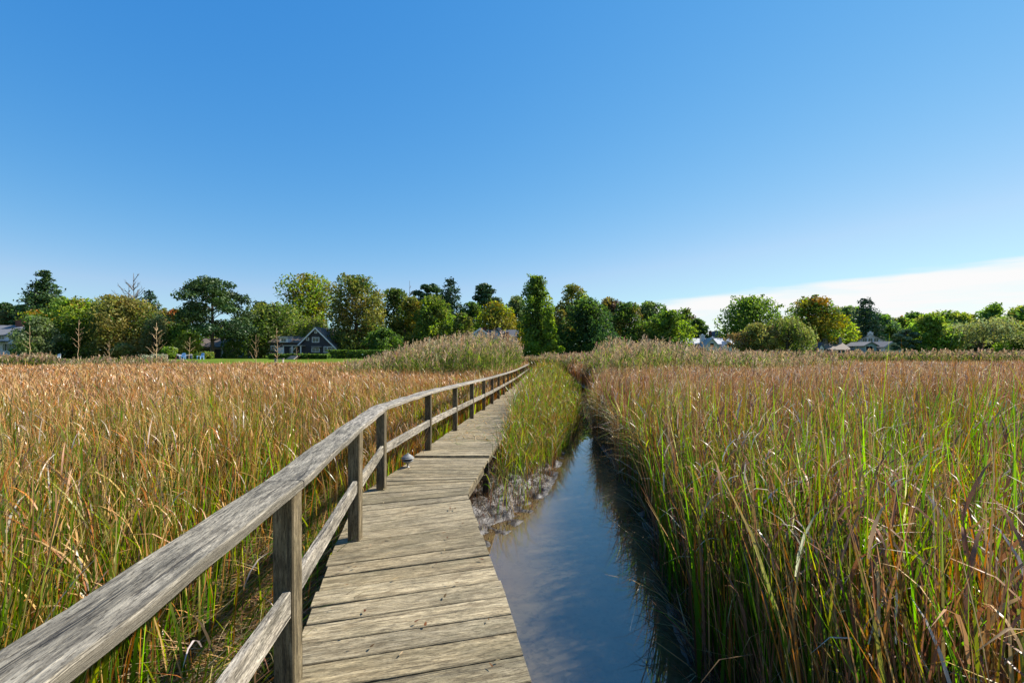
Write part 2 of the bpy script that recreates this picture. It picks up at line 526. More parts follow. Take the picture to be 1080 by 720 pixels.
def beam(mb, p0, p1, w, h, r=None, nsub=3, ch=0.006, sag=0.0):
    """rectangular timber from p0 to p1 (centre line), w across, h vertical"""
    r = rng.random() if r is None else r
    p0, p1 = Vector(p0), Vector(p1)
    d = (p1 - p0); L = d.length; d.normalize()
    up = Vector((0, 0, 1)) if abs(d.z) < 0.9 else Vector((0, 1, 0))
    sx = d.cross(up).normalized(); uz = sx.cross(d).normalized()
    hw, hh = w / 2, h / 2
    prof = [(-hw + ch, -hh), (hw - ch, -hh), (hw, -hh + ch), (hw, hh - ch), (hw - ch, hh), (-hw + ch, hh), (-hw, hh - ch), (-hw, -hh + ch)]
    g0 = 0; gs = []
    for i in range(8):
        gs.append(g0)
        q = prof[(i + 1) % 8]; g0 += math.hypot(q[0] - prof[i][0], q[1] - prof[i][1])
    rings, grains = [], []
    wob_ = rng.normal(0, 0.0015, (nsub + 1, 2))
    for i in range(nsub + 1):
        t = i / nsub
        c = p0 + (p1 - p0) * t + sx * wob_[i, 0] + uz * wob_[i, 1]
        rings.append([c + sx * a + uz * b for a, b in prof])
        grains.append([(t * L + r * 7, g, r * 10) for g in gs])
    mb.loft(rings, grains)


# stringers, cross beams and support posts below the deck
for (f, off, ya, yb) in ((DL, 0.12, -1.6, 5.27), (DL, 0.12, 5.27, 7.2), (DL, 0.12, 7.26, 30.0), (DR, -0.10, -1.6, 5.42), (DR, -0.07, 5.42, 7.2), (DR, -0.07, 7.26, 30.0)):
    mb = MB()
    beam(mb, (f(ya) + off, ya, deck_z(ya) - 0.135), (f(yb) + off, yb, deck_z(yb) - 0.135), 0.04, 0.18)
    mb.build('stringer', M['post'], walk)
for y in (-0.4, 2.3, 5.40, 7.12, 9.9, 12.4, 15):
    mb = MB()
    zz = deck_z(y) - 0.27
    beam(mb, (DL(y) + 0.03, y, zz), (DR(y) - 0.0, y, zz), 0.05, 0.085)
    mb.build('cross_beam', M['post'], walk)
    for f, off in ((DL, 0.2), (DR, -0.035)):
        mb = MB()
        yy = y + 0.075
        beam(mb, (f(yy) + off, yy, -1.15), (f(yy) + off, yy, deck_z(y) - 0.06), 0.095, 0.095, ch=0.008)
        mb.build('support_post', M['pile'], walk)

# ------------------------------------------------------------------ railing
rail = thing('handrail', 'grey wooden handrail with flat cap along the left of the boardwalk', 'railing', (0, 0, 0))
PY = [-1.6, 0.42, 2.215, 3.98, 5.49, 7.64]
PX = [-0.62, -0.835, -1.02, -1.285, -1.475, -1.31]
d_ = 9.9
while d_ < 52.6:
    PY.append(d_); PX.append(-1.31 + 0.0735 * (d_ - 7.64)); d_ += 2.27 + 0.03 * math.sin(d_ * 3)
PW = 0.098


def base_z(y): return deck_z(y) if y > 7.3 else (0.0 if y < 7.2 else 0.01)


for i, (x, y) in enumerate(zip(PX, PY)):
    mb = MB()
    z0 = base_z(y)
    tilt = rng.normal(0, 0.004)
    beam(mb, (x - PW / 2, y + PW / 2, z0 - 0.45), (x - PW / 2 + tilt, y + PW / 2, z0 + 0.904), PW, PW, ch=0.007)
    mb.build('post', M['post'], rail)
CW = 0.186
capx = [x - CW / 2 + 0.022 for x in PX]


def cap_run(idx, label=None):
    mb = MB()
    r = rng.random()
    pts = []
    for a, b in zip(idx[:-1], idx[1:]):
        for t in (np.linspace(0, 1, 9)[:-1]):
            pts.append((capx[a] + (capx[b] - capx[a]) * t, PY[a] + 0.05 + (PY[b] - PY[a]) * t,
                        base_z(PY[a]) * (1 - t) + base_z(PY[b]) * t + 0.927 + 0.006 * math.sin(t * PI) * rng.uniform(-1, 1)))
    b = idx[-1]
    pts.append((capx[b], PY[b] + 0.05, base_z(PY[b]) + 0.927))
    rings, grains = [], []
    ch = 0.007; hw, hh = CW / 2, 0.0215
    prof = [(-hw + ch, -hh), (hw - ch, -hh), (hw, -hh + ch), (hw, hh - ch), (hw - ch, hh), (0, hh + 0.001), (-hw + ch, hh), (-hw, hh - ch), (-hw, -hh + ch)]
    gs = [0.5, 0.5 + CW, 0.51 + CW, 0.03 + CW, CW, CW / 2, 0.0, -0.02, -0.05]
    L = 0
    for i, p in enumerate(pts):
        q0, q1 = pts[max(i - 1, 0)], pts[min(i + 1, len(pts) - 1)]
        d = Vector((q1[0] - q0[0], q1[1] - q0[1], 0)).normalized()
        sx = Vector((d.y, -d.x, 0))
        if i: L += math.dist(p, pts[i - 1])
        end = 0.005 if i == 0 else (-0.003 if i == len(pts) - 1 else 0)
        e = rng.normal(0, 0.0012, len(prof))
        rings.append([Vector(p) + d * end + sx * (a + e[k]) + Vector((0, 0, b + e[k] * 0.4)) for k, (a, b) in enumerate(prof)])
        grains.append([(L + r * 7, g, r * 10) for g in gs])
    mb.loft(rings, grains)
    o = mb.build('cap_rail', M['cap'], rail)
    if label: o['label'] = label


cap_run([0, 1, 2], 'nearest length of the flat cap, weathered pale grey with long cracks')
cap_run([2, 3]); cap_run([3, 4])
k_ = 4
while k_ < len(PX) - 1:
    e_ = min(k_ + 2, len(PX) - 1)
    cap_run(list(range(k_, e_ + 1))); k_ = e_
for i in range(len(PX) - 1):
    mb = MB()
    h_ = 0.125 if i < 2 else 0.105
    zc = 0.385 if i < 2 else 0.44
    za = base_z(PY[i]) + zc; zb = base_z(PY[i + 1]) + (0.385 if i + 1 < 3 and i < 2 else 0.445)
    beam(mb, (PX[i] - 0.032, PY[i] + PW + 0.003, za), (PX[i + 1] - 0.032, PY[i + 1] - 0.003, zb), 0.038, h_, ch=0.005)
    mb.build('lower_rail', M['cap'], rail)

# ------------------------------------------------------------------ path light on the deck
pl = thing('path_light', 'small grey domed lamp standing on the left edge of the deck', 'lamp', (-1.455, 6.62, -0.019))
mb = MB(); mb.lathe([(0.030, 0), (0.030, 0.006), (0.012, 0.010), (0.011, 0.05), (0.018, 0.055)], 20); mb.build('stem', M['lampgrey'], pl, True)
mb = MB(); mb.lathe([(0.014, 0.050), (0.030, 0.062), (0.050, 0.070), (0.074, 0.082), (0.078, 0.088), (0.078, 0.097), (0.070, 0.100), (0.040, 0.101)], 28); mb.build('lower_bowl', M['lampgrey'], pl)
mb = MB(); mb.lathe([(0.040, 0.100), (0.046, 0.102), (0.046, 0.124), (0.040, 0.126)], 28); mb.build('lens', M['door'], pl)  # near-black core paints the shaded gap between bowl and cap
mb = MB(); mb.lathe([(0.050, 0.128), (0.084, 0.122), (0.089, 0.124), (0.088, 0.132), (0.076, 0.140), (0.074, 0.150), (0.050, 0.166), (0.028, 0.182), (0.016, 0.186), (0.014, 0.196), (0.005, 0.200)], 28); mb.build('cap', M['lampgrey'], pl)

# ------------------------------------------------------------------ marsh blades
def blade_arrays(P, h, w, az, th0, kap, cb, cm, ct, nseg=4, tw=None):
    n = len(P)
    t = np.linspace(0, 1, nseg + 1)
    th = th0[:, None] + kap[:, None] * t[None, :] ** 1.6
    ds = (h / nseg)[:, None]
    hor = np.concatenate([np.zeros((n, 1)), np.cumsum(np.sin((th[:, 1:] + th[:, :-1]) / 2) * ds, 1)], 1)
    ver = np.concatenate([np.zeros((n, 1)), np.cumsum(np.cos((th[:, 1:] + th[:, :-1]) / 2) * ds, 1)], 1)
    ca, sa = np.cos(az)[:, None], np.sin(az)[:, None]
    C = np.stack([P[:, 0:1] + hor * ca, P[:, 1:2] + hor * sa, P[:, 2:3] + ver], -1)
    tw = (rng.normal(0, 0.5, n) if tw is None else tw)
    a2 = (az + PI / 2 + tw)[:, None] + t[None, :] * rng.normal(0, 0.9, n)[:, None]
    prof = (0.55 + 0.45 * np.minimum(t / 0.3, 1)) * (1 - t ** 2.4 * 0.96)
    hw = (w[:, None] * prof[None, :] / 2)
    off = np.stack([np.cos(a2) * hw, np.sin(a2) * hw, np.zeros_like(hw)], -1)
    V = np.stack([C - off, C + off], 2).reshape(-1, 3)
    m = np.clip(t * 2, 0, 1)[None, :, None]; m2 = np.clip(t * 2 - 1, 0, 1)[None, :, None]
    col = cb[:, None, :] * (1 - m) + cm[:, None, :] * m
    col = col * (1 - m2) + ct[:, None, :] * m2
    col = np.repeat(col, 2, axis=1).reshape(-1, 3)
    b = (np.arange(n) * (nseg + 1) * 2)[:, None]
    k = np.arange(nseg)[None, :] * 2 + b
    Q = np.stack([k, k + 1, k + 3, k + 2], -1).reshape(-1, 4)
    return V, Q, col


class Cloud:
    def __init__(s): s.V, s.Q, s.C, s.n = [], [], [], 0
    def add(s, V, Q, C):
        s.V.append(V); s.Q.append(Q + s.n); s.C.append(C); s.n += len(V)
    def build(s, name, mat, parent=None, loc=None):
        return np_mesh(name, np.concatenate(s.V), np.concatenate(s.Q), mat, parent, col=np.concatenate(s.C), loc=loc)


def pick(pal, wts, n, jit=0.18):
    pal = np.array(pal); wts = np.array(wts, float)
    if wts.ndim == 1:
        i = rng.choice(len(pal), n, p=wts / wts.sum())
    else:
        cw = np.cumsum(wts / wts.sum(1, keepdims=True), 1)
        i = (rng.random((n, 1)) > cw).sum(1).clip(0, len(pal) - 1)
    c = pal[i] * np.exp(rng.normal(0, jit, (n, 1)))
    return np.clip(c * (1 + rng.normal(0, 0.06, (n, 3))), 0.004, 0.85)


def ring_points(rings, amin, amax):
    out = []
    for r1, r2, dens in rings:
        n = int(dens * 0.5 * (amax - amin) * (r2 * r2 - r1 * r1))
        r = np.sqrt(rng.uniform(r1 * r1, r2 * r2, n)); a = rng.uniform(amin, amax, n)
        out.append(np.stack([r * np.sin(a), r * np.cos(a)], 1))
    return np.concatenate(out)


GREEN = (0.085, 0.175, 0.018); YGREEN = (0.20, 0.235, 0.030); DGREEN = (0.035, 0.075, 0.018)
RUST = (0.40, 0.145, 0.030); ORANGE = (0.52, 0.20, 0.028); TAN = (0.56, 0.34, 0.12); PINKTAN = (0.62, 0.38, 0.195)
MAUVE = (0.26, 0.130, 0.074); PALE = (0.62, 0.53, 0.40); BROWN = (0.12, 0.075, 0.040); STRAW = (0.40, 0.31, 0.17)


def field(name, side, label):
    rings = [(0.5, 4, 500 if side < 0 else 420), (4, 8, 360 if side < 0 else 310), (8, 14, 170), (14, 25, 75), (25, 56, 26)]
    amin, amax = (-1.15, 0.12) if side < 0 else (0.0, 1.15)
    p = ring_points(rings, amin, amax)
    x, y = p[:, 0], p[:, 1]
    s = creek_s(x, y)
    mid = 0.5 * (np.interp(y, YL, LB) + np.interp(y, YB, RB))
    keep = y < upland_y(x) - 3
    if side < 0:
        keep &= (x < DL(y) - 0.10) & (x < mid)
    else:
        keep &= (x > mid) & (s < -0.24 + 0.20 * sstep(1.8, 3.0, y) + 0.08 * wob(x, y, 2.0, 5) - 0.45 * sstep(6.5, 10, y) * np.clip(wob(x * 0.3, y, 1.1, 2), -0.3, 1))
    dens = 0.72 + 0.4 * wob(x, y, 0.9, 3)
    if side > 0: dens = np.maximum(dens, 1.0 * sstep(-1.4, -0.5, s))
    if side < 0: # thin and trampled next to the deck in the foreground
        dd = DL(y) - x
        dens = np.where((y < 6.0) & (dd < 1.25), dens * (0.06 + 0.5 * sstep(0.6, 1.25, dd)), dens)
    keep &= rng.random(len(p)) < dens
    p = p[keep]; x, y = p[:, 0], p[:, 1]
    n = len(p)
    d = np.hypot(x, y)
    z = ground_h(x, y) - 0.03
    if side < 0:
        dd = DL(y) - x
        ht = 1.30 + 0.16 * wob(x, y, 0.5, 2) - 0.35 * sstep(1.6, 0.3, dd) * sstep(14, 8, y)
        greenw = 0.5 + 0.5 * wob(x, y, 0.7, 7) + 1.1 * sstep(7, 2.5, d) - 0.35 * sstep(9, 20, d)
    else:
        s = -creek_s(x, y)
        ht = 1.56 + 0.14 * wob(x, y, 0.5, 6)
        greenw = (0.45 + 0.75 * wob(x, y, 0.75, 1)) * sstep(13, 6, d) + 0.55 * sstep(8, 3, d) + 0.06
    greenw = np.clip(greenw, 0.03, 2)
    wbase = np.maximum(0.0125 if side < 0 else 0.0165, 0.0014 * d)
    cl = Cloud()
    far = sstep(8, 24, d)
    # upright blades, several to a stem
    reps = 2
    for r in range(reps):
        q = np.stack([x + rng.normal(0, 0.05, n), y + rng.normal(0, 0.05, n), z], 1)
        h = ht * np.clip(rng.normal(0.92, 0.14, n) + 0.07 * wob(x, y, 1.1, 12), 0.40, 1.32)
        if side < 0:
            w8 = np.stack([greenw * 0.75, greenw * 0.5, 0.45 + 0.6 * far, 0.14 + 0 * d, 0.12 + 0.15 * far, 0.30 + 0 * d], 1)
            cmid = pick([GREEN, YGREEN, RUST, ORANGE, TAN, BROWN], w8, n)
            ct = pick([YGREEN, TAN, PINKTAN, RUST], np.stack([greenw * 0.25, 0.3 + 0 * d, 0.25 + far, 0.2 + 0 * d], 1), n)
        else:
            w8 = np.stack([greenw * 0.9, greenw * 0.3, 0.30 + 0.2 * far, 0.15 + 0 * d, 0.10 + 0 * d, 0.75 + 0.2 * far], 1)
            cmid = pick([GREEN, YGREEN, RUST, ORANGE, TAN, MAUVE], w8, n)
            ct = pick([GREEN, ORANGE, PINKTAN, MAUVE], np.stack([greenw * 0.6, 0.12 + 0 * d, 0.35 + 1.2 * far, 0.5 + 0 * d], 1), n)
        tone = np.exp(rng.normal(0, 0.26, (n, 1)) + 0.20 * wob(x, y, 0.33, 9)[:, None] + 0.14 * wob(x, y, 1.3, 2)[:, None])
        cmid = np.clip(cmid * tone, 0.004, 0.8); ct = np.clip(ct * tone, 0.004, 0.8)
        isg = (cmid[:, 1] > cmid[:, 0])[:, None]
        ct = np.where(isg & (rng.random((n, 1)) < 0.55 * (1 - far[:, None])), cmid * np.array([1.25, 1.1, 1.0]), ct)
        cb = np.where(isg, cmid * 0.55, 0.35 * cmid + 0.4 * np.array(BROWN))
        az = rng.uniform(0, 2 * PI, n)
        wide = np.where(isg[:, 0], 1.35, 0.85)
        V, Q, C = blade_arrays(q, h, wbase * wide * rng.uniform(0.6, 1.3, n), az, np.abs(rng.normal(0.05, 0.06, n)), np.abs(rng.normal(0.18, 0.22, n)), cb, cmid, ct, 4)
        cl.add(V, Q, C)
    # drooping dry leaves and heads near the top of the stems
    for r in range(2):
        fz = rng.uniform(0.45, 0.92, n)
        q = np.stack([x + rng.normal(0, 0.06, n), y + rng.normal(0, 0.06, n), z + ht * fz], 1)
        L = rng.uniform(0.22, 0.50, n) * (1 - 0.3 * (fz > 0.85))
        if side < 0:
            c = pick([TAN, PALE, PINKTAN, RUST, YGREEN, BROWN], np.stack([0.35 + 0 * d, 0.10 + 0 * d, 0.10 + 0.8 * far, 0.3 + 0.3 * far, 0.4 * greenw, 0.25 + 0 * d], 1), n) * 0.9
        else:
            c = pick([TAN, PALE, PINKTAN, MAUVE, YGREEN], np.stack([0.15 + 0 * d, 0.30 + 0.3 * far, 0.3 + 0.8 * far, 0.8 + 0 * d, 0.2 * greenw], 1), n)
        az = rng.normal(0.1 if side > 0 else 2.6, 1.5, n)
        ks = rng.random(n) < (0.45 + 0.5 * far)
        V, Q, C = blade_arrays(q[ks], L[ks], (wbase * rng.uniform(0.6, 1.2, n))[ks], az[ks], rng.uniform(0.1, 0.7, ks.sum()), rng.uniform(0.5, 2.1, ks.sum()), c[ks] * 0.9, c[ks], c[ks], 4)
        cl.add(V, Q, C)
    # thatch low down
    nt = int(n * 0.5); i = rng.choice(n, nt, replace=False); i = i[d[i] < 14]; nt = len(i)
    q = np.stack([x[i], y[i], z[i]], 1)
    c = pick([STRAW, BROWN, MAUVE, TAN], [0.4, 0.3, 0.3, 0.2], nt)
    V, Q, C = blade_arrays(q, rng.uniform(0.3, 0.9, nt), wbase[i] * 0.8, rng.uniform(0, 2 * PI, nt), rng.uniform(0.2, 1.2, nt), rng.uniform(0, 0.9, nt), c, c, c, 3)
    cl.add(V, Q, C)
    return cl


def lay_strands(cl, xs, ys, zs, L, az, pal, wts, w=0.008, th=(1.15, 1.5), kap=(0.0, 0.5)):
    n = len(xs)
    c = pick(pal, wts, n)
    V, Q, C = blade_arrays(np.stack([xs, ys, zs], 1), L, np.full(n, w) * rng.uniform(0.6, 1.4, n), az, rng.uniform(*th, n), rng.uniform(*kap, n), c * 0.85, c, c, 4)
    cl.add(V, Q, C)


cl = field('marsh_grass', -1, '')
# flattened straw beside the deck in the foreground
n = 10500
yy = rng.uniform(0.6, 7.0, n); xx = DL(yy) + 0.05 - np.abs(rng.normal(0, 0.60, n)); zz = ground_h(xx, yy) + rng.uniform(0, 0.22, n)
lay_strands(cl, xx, yy, zz, rng.uniform(0.25, 0.9, n), rng.normal(-0.5, 1.1, n), [STRAW, TAN, BROWN, YGREEN, GREEN, MAUVE], [0.35, 0.2, 0.25, 0.10, 0.08, 0.2], 0.007, (0.9, 1.5))
n = 1300   # green blades leaning towards the deck
yy = rng.uniform(1.0, 6.5, n); xx = DL(yy) - 0.35 - np.abs(rng.normal(0, 0.45, n)); zz = ground_h(xx, yy)
lay_strands(cl, xx, yy, zz, rng.uniform(0.45, 0.95, n), rng.normal(-0.1, 0.6, n), [GREEN, YGREEN, TAN], [0.5, 0.35, 0.3], 0.010, (0.3, 0.9), (0.3, 1.1))
o = cl.build('marsh_grass', M['reed'])
tag(o, 'tan and green marsh grass filling the left side behind the handrail', 'marsh grass', kind='stuff')

cl = field('reed_bed', 1, '')
# reeds leaning and trailing over the water along the right bank
n = 2400
yy = 2.0 + 18 * rng.random(n) ** 1.3; xx = np.interp(yy, YB, RB) + 0.08 + np.abs(rng.normal(0.10, 0.16, n)); zz = ground_h(xx, yy)
lay_strands(cl, xx, yy, zz, rng.uniform(0.4, 1.25, n), rng.uniform(0, 2 * PI, n), [STRAW, MAUVE, BROWN, GREEN, TAN, DGREEN], [0.25, 0.4, 0.35, 0.12, 0.15, 0.1], 0.011, (0.0, 0.14), (0.0, 0.45))
n = 2600   # dark litter and stubble along the waterline
yy = 1.8 + 17 * rng.random(n) ** 1.3; xx = np.interp(yy, YB, RB) + rng.uniform(-0.02, 0.26, n); zz = ground_h(xx, yy) - 0.01
lay_strands(cl, xx, yy, zz, rng.uniform(0.12, 0.6, n), rng.uniform(0, 2 * PI, n), [BROWN, (0.06, 0.045, 0.03), MAUVE, STRAW, DGREEN], [0.4, 0.4, 0.2, 0.12, 0.15], 0.011, (0.0, 1.3), (0.0, 1.2))
n = 30    # a few long blades bent right down to the water
yy = rng.uniform(3.2, 9, n); xx = np.interp(yy, YB, RB) + rng.uniform(0.02, 0.2, n); zz = ground_h(xx, yy)
lay_strands(cl, xx, yy, zz, rng.uniform(0.5, 0.95, n), rng.normal(PI, 0.6, n), [TAN, GREEN, MAUVE], [0.4, 0.3, 0.4], 0.012, (0.4, 0.9), (0.6, 1.2))
n = 1500   # drooping grey green tussocks hanging over the bank where the creek narrows
cy_ = rng.uniform(6.8, 19, 46); ci = rng.integers(0, 46, n)
yy = cy_[ci] + rng.normal(0, 0.16, n); xx = np.interp(yy, YB, RB) + 0.12 + np.abs(rng.normal(0, 0.13, n)); zz = ground_h(xx, yy) + rng.uniform(0.1, 0.75, n)
lay_strands(cl, xx, yy, zz, rng.uniform(0.5, 1.0, n), rng.normal(PI, 0.9, n), [(0.16, 0.17, 0.06), STRAW, TAN, GREEN, PALE], [0.4, 0.3, 0.25, 0.2, 0.12], 0.017, (0.1, 0.7), (0.9, 2.0))
# tall stray blades standing above the reed tops, and arching green ones in front
talls = [(0.95, 4.6), (1.5, 4.4), (2.05, 4.5), (2.55, 4.2), (3.1, 4.6), (3.6, 4.9), (2.9, 3.7), (3.9, 4.4), (3.3, 5.6), (4.4, 5.5), (2.2, 5.6), (4.9, 5.2)]
for (tx, ty) in talls:
    tx += 1.2
    m = 5
    xx = tx + rng.normal(0, 0.10, m); yy = ty + rng.normal(0, 0.10, m)
    c = pick([GREEN, YGREEN, ORANGE], [0.6, 0.25, 0.3], m); ct = pick([ORANGE, RUST, YGREEN], [0.5, 0.3, 0.3], m)
    V, Q, C = blade_arrays(np.stack([xx, yy, np.full(m, MUD)], 1), rng.uniform(1.75, 2.35, m), np.full(m, 0.017), rng.normal(0.1, 0.8, m), rng.uniform(0.02, 0.16, m), rng.uniform(0.02, 0.3, m), c * 0.8, c, ct, 5)
    cl.add(V, Q, C)
n = 1500
xx = rng.uniform(1.4, 6.8, n); yy = rng.uniform(2.2, 7.0, n)
k2 = (creek_s(xx, yy) < -0.2) & (rng.random(n) < 0.55 + 0.6 * wob(xx, yy, 0.9, 1)); xx, yy = xx[k2], yy[k2]; n = len(xx)
c = pick([GREEN, YGREEN, (0.11, 0.20, 0.028), DGREEN], [0.5, 0.2, 0.4, 0.3], n)
ct = np.where(rng.random((n, 1)) < 0.3, np.array([ORANGE]), c)
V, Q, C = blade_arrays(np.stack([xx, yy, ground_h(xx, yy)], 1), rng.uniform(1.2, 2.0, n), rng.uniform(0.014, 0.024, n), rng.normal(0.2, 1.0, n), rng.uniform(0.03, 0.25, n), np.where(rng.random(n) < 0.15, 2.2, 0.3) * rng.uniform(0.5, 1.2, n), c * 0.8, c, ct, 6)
cl.add(V, Q, C)
n = 900   # dry arching leaves caught in the front of the bed
xx = rng.uniform(1.3, 6.0, n); yy = rng.uniform(2.0, 6.0, n)
k2 = creek_s(xx, yy) < -0.15; xx, yy = xx[k2], yy[k2]; n = len(xx)
lay_strands(cl, xx, yy, ground_h(xx, yy) + rng.uniform(0.0, 0.95, n), rng.uniform(0.35, 0.95, n), rng.uniform(0, 2 * PI, n), [PALE, TAN, MAUVE, STRAW, BROWN], [0.25, 0.2, 0.4, 0.25, 0.25], 0.010, (0.2, 0.9), (0.8, 2.6))
o = cl.build('reed_bed', M['reed'])
tag(o, 'dense brown and green reeds filling the right side of the creek', 'reeds', kind='stuff')

# low growth on the bank between the deck and the creek
cl = Cloud()
n = 15000
yy = 6.6 + 30 * rng.random(n) ** 1.5; lo = DR(yy) + 0.02; hi = np.interp(yy, YL, LB) - 0.05 + 0.2 * sstep(10, 13, yy)
xx = lo + (hi + 0.0 - lo) * rng.random(n)
bare = np.maximum(sstep(0.12, 0.75, -creek_s(xx, yy)), sstep(9.0, 10.6, yy)) * sstep(7.2, 9.6, yy) + 0.03
dist_deck = xx - lo
k2 = (rng.random(n) < bare) & (xx > lo) & (xx < hi)
xx, yy = xx[k2], yy[k2]; n = len(xx); dq = np.hypot(xx, yy)
lo = DR(yy)
hh = (0.85 + 0.42 * sstep(8, 14, yy)) * np.clip(rng.normal(0.92, 0.26, n) + 0.12 * wob(xx, yy, 1.6, 6), 0.25, 1.5)
hh = hh * (0.50 + 0.50 * sstep(0.0, 1.3, -creek_s(xx, yy)))
gw = np.clip(1.15 + 0.6 * wob(xx, yy, 0.8, 2), 0.15, 2.5)
c = pick([GREEN, YGREEN, TAN, RUST, STRAW, BROWN], np.stack([gw * 0.60, gw * 0.40, 0.30 + 0 * gw, 0.25 + 0 * gw, 0.2 + 0 * gw, 0.3 + 0 * gw], 1), n)
ct = pick([TAN, YGREEN, GREEN, PINKTAN, RUST], [0.25, 0.3, 0.35, 0.2, 0.2], n)
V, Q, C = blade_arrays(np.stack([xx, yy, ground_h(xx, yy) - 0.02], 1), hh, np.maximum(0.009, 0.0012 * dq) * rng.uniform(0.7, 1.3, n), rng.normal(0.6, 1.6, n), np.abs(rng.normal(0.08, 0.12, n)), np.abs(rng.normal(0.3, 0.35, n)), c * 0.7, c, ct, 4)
cl.add(V, Q, C)
q = np.stack([xx, yy, ground_h(xx, yy) + hh * rng.uniform(0.4, 0.9, n)], 1)
c = pick([TAN, PALE, YGREEN, RUST, GREEN, BROWN], [0.25, 0.08, 0.3, 0.15, 0.45, 0.2], n)
V, Q, C = blade_arrays(q, rng.uniform(0.2, 0.45, n), np.maximum(0.008, 0.0011 * dq), rng.uniform(0, 2 * PI, n), rng.uniform(0.2, 0.8, n), rng.uniform(0.4, 1.8, n), c, c, c, 3)
cl.add(V, Q, C)
# dead stubble on the bare mud
n = 2600
yy = rng.uniform(5.9, 12, n); hi = np.interp(yy, YL, LB); lo = DR(yy) - 0.3
xx = lo + (hi - lo) * rng.random(n) ** 1.3
c = pick([BROWN, STRAW, MAUVE, (0.05, 0.04, 0.03)], [0.5, 0.25, 0.25, 0.4], n)
V, Q, C = blade_arrays(np.stack([xx, yy, ground_h(xx, yy) - 0.02], 1), rng.uniform(0.08, 0.42, n) * sstep(5.6, 8.0, yy) + 0.05, np.full(n, 0.008), rng.uniform(0, 2 * PI, n), rng.uniform(0, 0.9, n), rng.uniform(0, 0.6, n), c, c, c, 3)
cl.add(V, Q, C)
o = cl.build('bank_grass', M['reed'])
tag(o, 'short mixed green and dry grass on the bank between deck and creek', 'bank grass', kind='stuff')

# blades that have fallen on the far deck
cl = Cloud()
n = 130
yy = 8.3 + np.abs(rng.normal(0, 3.2, n)); xx = DL(yy) + 0.15 + (DR(yy) - DL(yy) - 0.1) * rng.random(n)
zz = np.array([deck_z(v) for v in yy]) + 0.006
lay_strands(cl, xx, yy, zz, rng.uniform(0.12, 0.5, n), rng.uniform(0, 2 * PI, n), [GREEN, TAN, STRAW], [0.5, 0.3, 0.4], 0.012, (1.5, 1.56), (0.0, 0.0))
n = 5000
yy = rng.uniform(8.5, 50, n); xx = DL(yy) + 0.1 + (DR(yy) - DL(yy) - 0.1) * rng.random(n)
zz = np.array([deck_z(v) for v in yy]) + 0.006
lay_strands(cl, xx, yy, zz, rng.uniform(0.04, 0.14, n), rng.uniform(0, 2 * PI, n), [(0.5, 0.42, 0.25), STRAW, TAN], [0.5, 0.3, 0.2], 0.012, (1.5, 1.56), (0.0, 0.0))
n = 60
yy = rng.uniform(2.0, 7.2, n); xx = DL(yy) + 0.1 + (DR(yy) - DL(yy) - 0.15) * rng.random(n)
lay_strands(cl, xx, yy, np.full(n, 0.004), rng.uniform(0.02, 0.05, n), rng.uniform(0, 2 * PI, n), [(0.16, 0.07, 0.035), STRAW, BROWN], [0.4, 0.3, 0.4], 0.014, (1.45, 1.55), (0.0, 0.0))
tag(cl.build('fallen_reeds', M['reed']), 'loose cut reed blades and litter lying on the far deck', 'fallen reeds', kind='stuff')

